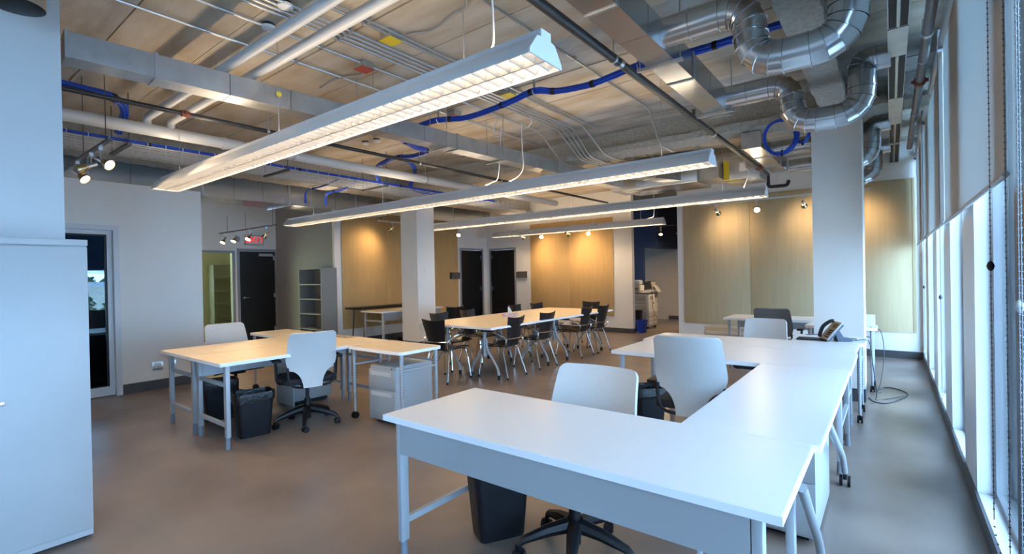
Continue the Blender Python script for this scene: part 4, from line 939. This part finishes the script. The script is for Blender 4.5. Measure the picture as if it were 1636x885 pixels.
MB().box(-0.75, 0.55, -0.38, 0.38, -0.16, 0.20).build('casing', GALV, fc, bevel=0.006)
MB().box(-0.98, -0.76, -0.30, 0.30, -0.13, 0.17).build('filter_end', WHITEMETAL, fc)
for k in range(6): MB().box(-0.97, -0.77, -0.312, -0.30, -0.10 + k * 0.042, -0.085 + k * 0.042).build('filter_slat', GREYMETAL, fc)
MB().box(0.552, 0.85, -0.30, 0.30, -0.12, 0.14).build('control_box', GALV_DULL, fc)
for sx in (-0.7, 0.5):
    for sy in (-0.34, 0.34): MB().rod((sx, sy, 0.2), (sx, sy, 0.4), 0.006, 6).build('hanging_rod', CONDUIT, fc)
ah = thing('vent_plenum', 'grey sheet metal plenum with a yellow warning strip beside the fan coil unit', 'air unit', (-1.86, 8.5, 3.0))
MB().box(-0.22, 0.30, -0.3, 0.3, -0.14, 0.20).build('casing', GALV_DULL, ah, bevel=0.006)
MB().box(-0.215, -0.13, -0.303, -0.30, -0.13, 0.17).build('warning_strip', YELLOW, ah); MB().box(-0.215, 0.02, -0.30, -0.2, -0.143, -0.14).build('warning_strip', YELLOW, ah)
MB().box(0.02, 0.11, -0.304, -0.30, -0.02, 0.11).build('paper_label', PAPER, ah); MB().box(0.12, 0.22, -0.2, -0.12, -0.1435, -0.14).build('paper_label', PAPER, ah)

def round_duct(label, pts, r_, bend, name='round_duct', seg=5):
    P = fillet(pts, bend, seg); Q = [P[0]]
    for p in P[1:]:
        if (p - Q[-1]).length > 0.004: Q.append(p)
    # long straights get a seam every 0.24 m
    out = [Q[0]]
    for a, b_ in zip(Q, Q[1:]):
        n = max(1, int((b_ - a).length / 0.13))
        for k in range(1, n + 1): out.append(a.lerp(b_, k / n))
    F = frames(out); c = sum(out, Vector()) / len(out); t = thing(name, label, 'duct', c); n = 22
    def ring(bm, i, rr, off=0.0):
        T, N, B = F[i]
        k_ = 1.0
        return [bm.verts.new(out[i] - c + T * off + (N * math.cos(2 * PI * q / n) + B * math.sin(2 * PI * q / n)) * rr) for q in range(n)]
    for i in range(len(out) - 1):
        m = MB(); L = (out[i + 1] - out[i]).length; e = min(0.008, L * 0.25)
        rs = [ring(m.bm, i, r_ + 0.006), ring(m.bm, i, r_ + 0.006, e * 0.6), ring(m.bm, i, r_, e), ring(m.bm, i + 1, r_, 0.0)]
        for u_, v_ in zip(rs, rs[1:]):
            for q in range(n): m.bm.faces.new((u_[q], u_[(q + 1) % n], v_[(q + 1) % n], v_[q]))
        bmesh.ops.recalc_face_normals(m.bm, faces=m.bm.faces)
        m.build('duct_segment', GALV, t, angle=50)
    return t
for yv, zs, lb in ((3.30, 3.075, 'nearest round galvanised duct looping under the window-side beam'), (4.90, 3.075, 'second round galvanised duct looping under the window-side beam, in front of the column'),
                   (7.15, 3.02, 'third round galvanised duct, seen past the right of the white column'), (8.55, 3.02, 'last round galvanised duct, low beside the far tackboard')):
    round_duct(lb, [(-1.21, yv, zs), (-0.665, yv, zs), (-0.665, yv, 2.715), (-0.165, yv, 2.715), (-0.165, yv, 3.13), (0.02, yv, 3.13)], 0.098, 0.19)
round_duct('short round duct stub at the top left corner above the storage cabinet', [(-3.70, 0.462, CEIL), (-3.70, 0.462, 2.945)], 0.12, 0.0)

# slot diffusers in a row along the windows
sl = thing('slot_diffuser', 'long metal linear slot diffuser with dark slots above the window aisle', 'air diffuser', (0.06, 5.0, 3.10))
for (a, b_, kind) in ((1.2, 4.33, 1), (4.33, 4.90, 0), (4.90, 6.12, 1), (6.12, 7.22, 0), (7.22, 8.3, 1), (8.3, 8.42, 0), (8.42, 9.84, 1)):
    a -= 5.0; b_ -= 5.0
    s = MB().box(-0.058, 0.058, a + 0.003, b_ - 0.003, 0.004 if kind else 0.0, 0.22).build('diffuser_section', GALV_DULL, sl)
    if kind:
        for x0 in (-0.052, 0.010): MB().box(x0, x0 + 0.042, a + 0.02, b_ - 0.02, 0.0005, 0.0045).build('slot', SLOTDARK, s)
        for x0 in (-0.004, ): MB().box(x0, x0 + 0.005, a + 0.01, b_ - 0.01, -0.010, 0.004).build('slot_rail', GALV, s)

# ------------------------------------------------------------------ pipes and conduits
def pipe(name, label, pts, r_, m, cat='pipe', bend=0.0, n=12, collars=(), clamps=(), hang=()):
    pts = [Vector(p) for p in pts]; c = pts[0].copy(); t = thing(name, label, cat, c)
    MB().tube([p - c for p in pts], r_, n, bend=bend).build('pipe_run', m, t)
    d = (pts[1] - pts[0]).normalized()
    for q in collars:
        p = pts[0].lerp(pts[1], q) - c; MB().tube([p - d * 0.025, p + d * 0.025], r_ * 1.15, n).build('coupling', ALU if m is not WHITEPIPE else m, t)
    for q in clamps:
        p = pts[0].lerp(pts[1], q) - c; MB().tube([p - d * 0.03, p + d * 0.03], r_ * 1.45, 10).box(p.x - r_ * 1.9, p.x + r_ * 1.9, p.y - 0.012, p.y + 0.012, p.z - 0.012, p.z + 0.012).build('clamp', REDCLAMP, t)
    for q in hang:
        p = pts[0].lerp(pts[1], q) - c
        MB().tube([p - d * 0.012, p + d * 0.012], r_ * 1.12, n).rod(p + Vector((0, 0, r_)), (p.x, p.y, CEIL - c.z), 0.005, 6).build('pipe_hanger', CONDUIT, t)
    return t
pipe('sprinkler_pipe', 'thick black sprinkler pipe crossing the ceiling toward the far right', [(-1.57, -0.8, 3.0), (-1.57, 8.9, 3.0), ], 0.032, BLACKPIPE, collars=(0.43, 0.68), clamps=(0.93,), hang=(0.42, 0.68))
pipe('sprinkler_drop', 'black pipe drop with an upturned elbow at the far end of the sprinkler pipe', [(-1.57, 8.9, 3.0), (-1.57, 8.95, 2.80), (-1.30, 8.98, 2.80), (-1.28, 8.98, 2.88)], 0.028, BLACKPIPE, bend=0.05)
pipe('sprinkler_pipe', 'thin black sprinkler pipe with a red clamp over the left side of the room', [(-5.0, -0.8, 2.93), (-4.75, 9.5, 2.93)], 0.021, BLACKPIPE, clamps=(0.24,), hang=(0.15, 0.31, 0.5, 0.66))
for yv in (6.2,): tag(MB().lathe([(0.012, 0), (0.018, 0.02), (0.012, 0.05), (0.03, 0.055), (0.03, 0.06)], Matrix.Translation((-1.57, 5.1, 3.03)), 10).build('sprinkler', STEEL_DK), 'small upright sprinkler head on the thick black pipe', 'sprinkler')
pipe('drain_pipe', 'thick white pipe running along the left side of the ceiling', [(-6.02, -0.8, 3.0), (-5.86, 9.2, 3.0)], 0.062, WHITEPIPE, collars=(0.32, 0.72), n=18, hang=(0.12, 0.4, 0.62))
pipe('drain_pipe', 'white branch pipe slanting across the ceiling, left one of the pair', [(-5.98, 1.68, 3.03), (-5.98, 1.68, 3.12), (-1.75, 1.68, 3.12)], 0.038, WHITEPIPE, bend=0.09, n=16)
pipe('drain_pipe', 'white branch pipe slanting across the ceiling, right one of the pair', [(-5.97, 1.885, 3.03), (-5.97, 1.885, 3.12), (-1.75, 1.885, 3.12)], 0.038, WHITEPIPE, bend=0.09, n=16)
pipe('steel_pipe', 'dark grey steel pipe with a red clamp running above the blinds', [(0.225, -0.8, 3.10), (0.225, 8.75, 3.10)], 0.032, GREYPIPE, clamps=(0.68,), collars=(0.56,), hang=(0.4, 0.62, 0.8))
ZC = 3.395
def conduit(label, x, y1, drop=True, x2=None, group=None, r_=0.011, y0=-0.8, zo=0.0):
    pts = [(x, y0, ZC - zo), (x, y1, ZC - zo)]
    if drop: pts += [((x2 or x), 6.24, 3.10), ((x2 or x) + 0.02, 6.75, 3.09), ((x2 or x) + 0.02, 7.1, 3.36), ((x2 or x) + 0.02, 9.6, 3.38)]
    t = thing('conduit', label, 'conduit', pts[0], 0, group); c = Vector(pts[0])
    MB().tube([Vector(p) - c for p in pts], r_, 8, bend=0.10).build('conduit_run', CONDUIT, t)
    for k in range(3): MB().box(-0.018, 0.018, 1.5 + 1.6 * k - 0.012, 1.5 + 1.6 * k + 0.012, -0.014, 0.024).build('strap', GALV_DULL, t)
conduit('thin conduit on the ceiling nearest the left wall', -4.20, 9.5, False)
conduit('thin conduit on the ceiling carrying the red junction box', -3.78, 5.5, True, -3.86)
for k, nm in enumerate(('leftmost', 'second', 'third', 'rightmost')): conduit(nm + ' of the four bundled ceiling conduits', -3.54 + 0.062 * k, 5.62 + 0.03 * k, True, -3.56 + 0.06 * k, 'four bundled conduits')
conduit('conduit on the ceiling carrying the yellow junction box', -3.165, 5.6, True, -3.16)
conduit('conduit just right of the one carrying the yellow junction box', -3.11, 5.9, False)
conduit('single conduit on the ceiling between the yellow box and the thick black pipe', -2.255, 5.62, True, -2.36)
def flex(label, pts): return tag(MB().tube(smooth_path(pts, 6), 0.011, 8).build('flexible_conduit', CONDUIT), label, 'conduit')
flex('bent flexible conduit leaving the yellow junction box', [(-3.06, 2.62, ZC), (-2.85, 2.70, ZC), (-2.55, 2.62, ZC - 0.01), (-2.42, 2.62, ZC - 0.01), (-2.28, 2.50, ZC - 0.005), (-2.1, 2.45, ZC)])
flex('bent flexible conduit leaving the red junction box', [(-3.88, 2.78, ZC), (-4.0, 2.85, ZC), (-4.25, 2.75, ZC), (-4.6, 2.78, ZC)])
def jbox(label, x, y, m):
    t = thing('junction_box', label, 'junction box', (x, y, CEIL - 0.07)); MB().box(-0.06, 0.06, -0.06, 0.06, 0.004, 0.07).build('body', GALV_DULL, t); MB().box(-0.066, 0.066, -0.066, 0.066, 0, 0.005).build('cover', m, t)
jbox('yellow covered junction box on the ceiling behind the nearest pendant light', -3.17, 2.55, YELLOW)
jbox('red covered junction box on the ceiling left of the yellow one', -3.80, 2.74, RED)
jbox('red covered junction box on the ceiling beyond the nearest pendant light', -4.12, 4.24, RED)
jbox('yellow covered junction box on the ceiling beyond the nearest pendant light', -3.20, 4.12, YELLOW)
def detector(label, x, y, rr=0.055):
    t = thing('ceiling_disc', label, 'smoke detector', (x, y, CEIL - 0.045)); MB().lathe([(rr * 0.6, 0), (rr * 0.95, 0.008), (rr, 0.025)], None, 20).build('cover', PAPER, t); MB().lathe([(rr * 0.8, 0.025), (rr * 0.8, 0.045)], None, 16).build('mount', SLOTDARK, t)
detector('round white ceiling disc near the left ends of the white branch pipes', -5.95, 1.97)
detector('round white ceiling disc between the white branch pipes, near one', -3.39, 1.79)
detector('round white ceiling disc between the white branch pipes, farther one', -3.78, 1.86)
detector('round white ceiling disc over the left group of desks, left of two', -6.02, 4.34)
detector('round white ceiling disc over the left group of desks, right of two', -5.79, 4.36)
detector('round white ceiling disc above the long meeting table', -4.15, 7.4)

# ------------------------------------------------------------------ cable tray and blue cables
tr = thing('cable_tray', 'wire basket cable tray along the left side of the ceiling', 'cable tray', (-6.58, 3.5, 2.90))
g = MB()
for k in range(7): g.tube([(-0.27 + k * 0.09, -4.3, 0), (-0.27 + k * 0.09, 5.0, 0)], 0.0045, 4)
for k in range(3): g.tube([(-0.27, -4.3, 0.035 * (k + 1)), (-0.27, 5.0, 0.035 * (k + 1))], 0.0025, 4)
for k in range(56):
    yv = -4.2 + k * 0.165; g.tube([(-0.27, yv, 0.11), (-0.27, yv, -0.003), (0.27, yv, -0.003), (0.27, yv, 0.05)], 0.0045, 4)
o = g.build('wire_mesh', WHITEMETAL, tr); o['kind'] = 'stuff'
for yv in (-1.9, -0.2, 1.4, 3.0):
    MB().box(-0.33, 0.33, yv - 0.02, yv + 0.02, -0.03, -0.006).rod((-0.31, yv, -0.02), (-0.31, yv, CEIL - 2.9), 0.005, 6).rod((0.31, yv, -0.02), (0.31, yv, CEIL - 2.9), 0.005, 6).build('tray_hanger', STEEL_DK, tr)
def bundle(name, label, pts, n, r_, spread, ties, group=None, seed=1, m=BLUE):
    q = random.Random(seed); path = smooth_path(pts, 7); t = thing(name, label, 'cable', path[0], 0, group); c = path[0]; F = frames(path)
    for k in range(n):
        a = 2 * PI * k / max(1, n - (1 if n > 4 else 0)); off = 0 if (n > 4 and k == n - 1) else spread
        pp = [p - c + (N * math.cos(a + 0.25 * i / 6) + B * math.sin(a + 0.25 * i / 6)) * off * q.uniform(0.9, 1.08) for i, (p, (T, N, B)) in enumerate(zip(path, F))]
        MB().tube(pp, r_, 6).build('cable_strand', m, t)
    for f_ in ties:
        i = min(len(path) - 2, int(f_ * len(path))); T = F[i][0]
        MB().tube([path[i] - c - T * 0.018, path[i] - c + T * 0.018], spread + r_ * 1.15, 10).build('velcro_tie', VELCRO, t)
    return t
bundle('blue_cable_bundle', 'thick bundle of blue cables strung across the ceiling', [(-0.57, 4.0, 3.215), (-0.92, 4.0, 3.205), (-1.26, 4.0, 3.20), (-1.67, 3.96, 3.20), (-2.12, 3.98, 3.165), (-2.50, 3.97, 3.19), (-2.71, 3.9, 3.22), (-3.06, 3.92, 3.19), (-3.62, 3.94, 3.17), (-4.0, 3.86, 3.20), (-4.3, 3.86, 3.20), (-4.62, 3.80, 3.14), (-4.78, 4.15, 3.10), (-4.80, 4.42, 3.09), (-5.2, 4.5, 3.10), (-5.5, 4.45, 3.12), (-6.1, 4.6, 3.10), (-6.40, 4.85, 2.93)], 7, 0.0105, 0.021, (0.09, 0.14, 0.24, 0.30, 0.36, 0.42, 0.5, 0.6, 0.68, 0.75, 0.86))
for i, (x, y, z) in enumerate(((-2.71, 3.9, 3.22), (-4.0, 3.86, 3.20), (-1.67, 3.96, 3.2))):
    tag(MB().box(x - 0.012, x + 0.012, y - 0.004, y + 0.004, z - 0.02, CEIL).tube([(x, y - 0.035, z), (x, y - 0.02, z - 0.032), (x, y + 0.02, z - 0.032), (x, y + 0.035, z)], 0.005, 6).build('cable_hook', GALV_DULL), ('metal hook holding the blue bundle just right of the nearest pendant light', 'metal hook holding the blue bundle left of the white cords', 'metal hook holding the blue bundle near the thick black pipe')[i], 'hook')
bundle('blue_tray_cable', 'flat run of blue cables along the near edge of the wire tray', [(-6.33, -0.6, 2.93), (-6.33, 1.5, 2.93), (-6.33, 3.5, 2.93), (-6.30, 5.5, 2.925), (-6.3, 7.6, 2.93)], 3, 0.0075, 0.010, (0.3, 0.5, 0.7, 0.85), seed=3)
bundle('blue_cable_spill', 'blue cables crossing over the tray behind the thick white pipe', [(-5.35, 4.45, 3.12), (-5.75, 5.0, 3.14), (-6.12, 5.35, 3.11), (-6.45, 5.6, 2.94), (-6.5, 6.6, 2.94), (-6.48, 7.5, 2.94)], 6, 0.0105, 0.024, (0.3, 0.6, 0.8), seed=5)
bundle('blue_cable_drop', 'pair of blue cables dropping over the lower beam edge, left', [(-6.5, 4.2, 2.93), (-7.2, 4.5, 2.99), (-7.6, 4.55, 2.985), (-7.95, 4.56, 2.98), (-8.07, 4.56, 2.93), (-8.09, 4.56, 2.76)], 2, 0.011, 0.010, (0.5,), seed=7)
bundle('blue_cable_drop', 'pair of blue cables dropping over the lower beam edge, right', [(-6.5, 4.5, 2.93), (-7.2, 4.85, 2.99), (-7.6, 4.95, 2.985), (-7.95, 4.95, 2.98), (-8.07, 4.95, 2.93), (-8.09, 4.95, 2.76)], 3, 0.011, 0.013, (0.5,), seed=8)
bundle('blue_cable_bundle', 'short bundle of blue cables behind the black pipe at the upper left', [(-5.7, 0.6, 3.22), (-5.75, 1.0, 3.2), (-5.75, 1.35, 3.18), (-6.0, 1.5, 3.14), (-6.3, 1.52, 3.0)], 7, 0.013, 0.028, (0.5,), seed=9)
def coil(label, x, y, z, rx, rz, n, seed):
    q = random.Random(seed); t = thing('blue_cable_coil', label, 'cable', (x, y, z), 0, 'blue cable coils above the column')
    for k in range(n):
        dx, dy, s_ = q.uniform(-0.012, 0.012), q.uniform(-0.03, 0.03), q.uniform(0.9, 1.06)
        pts = [Vector((dx + rx * s_ * math.cos(a), dy + 0.02 * math.sin(2 * a), rz * s_ * math.sin(a))) for a in [2 * PI * i / 28 for i in range(29)]]
        MB().tube(pts, 0.0085, 6).build('cable_turn', BLUE, t)
    MB().tube([(rx * 0.1, -0.03, -rz - 0.03), (rx * 0.1, -0.03, -rz + 0.03), (rx * 0.1, 0.03, -rz + 0.03)], 0.012, 6).build('velcro_tie', VELCRO, t)
    MB().rod((0, 0, rz), (0, 0, CEIL - z), 0.006, 6).build('hook', GALV_DULL, t)
coil('large coil of blue cable hanging in front of the white column top', -0.96, 6.20, 2.93, 0.165, 0.19, 9, 4)
coil('smaller coil of blue cable hanging close to the white column', -0.75, 6.22, 2.96, 0.07, 0.13, 7, 6)
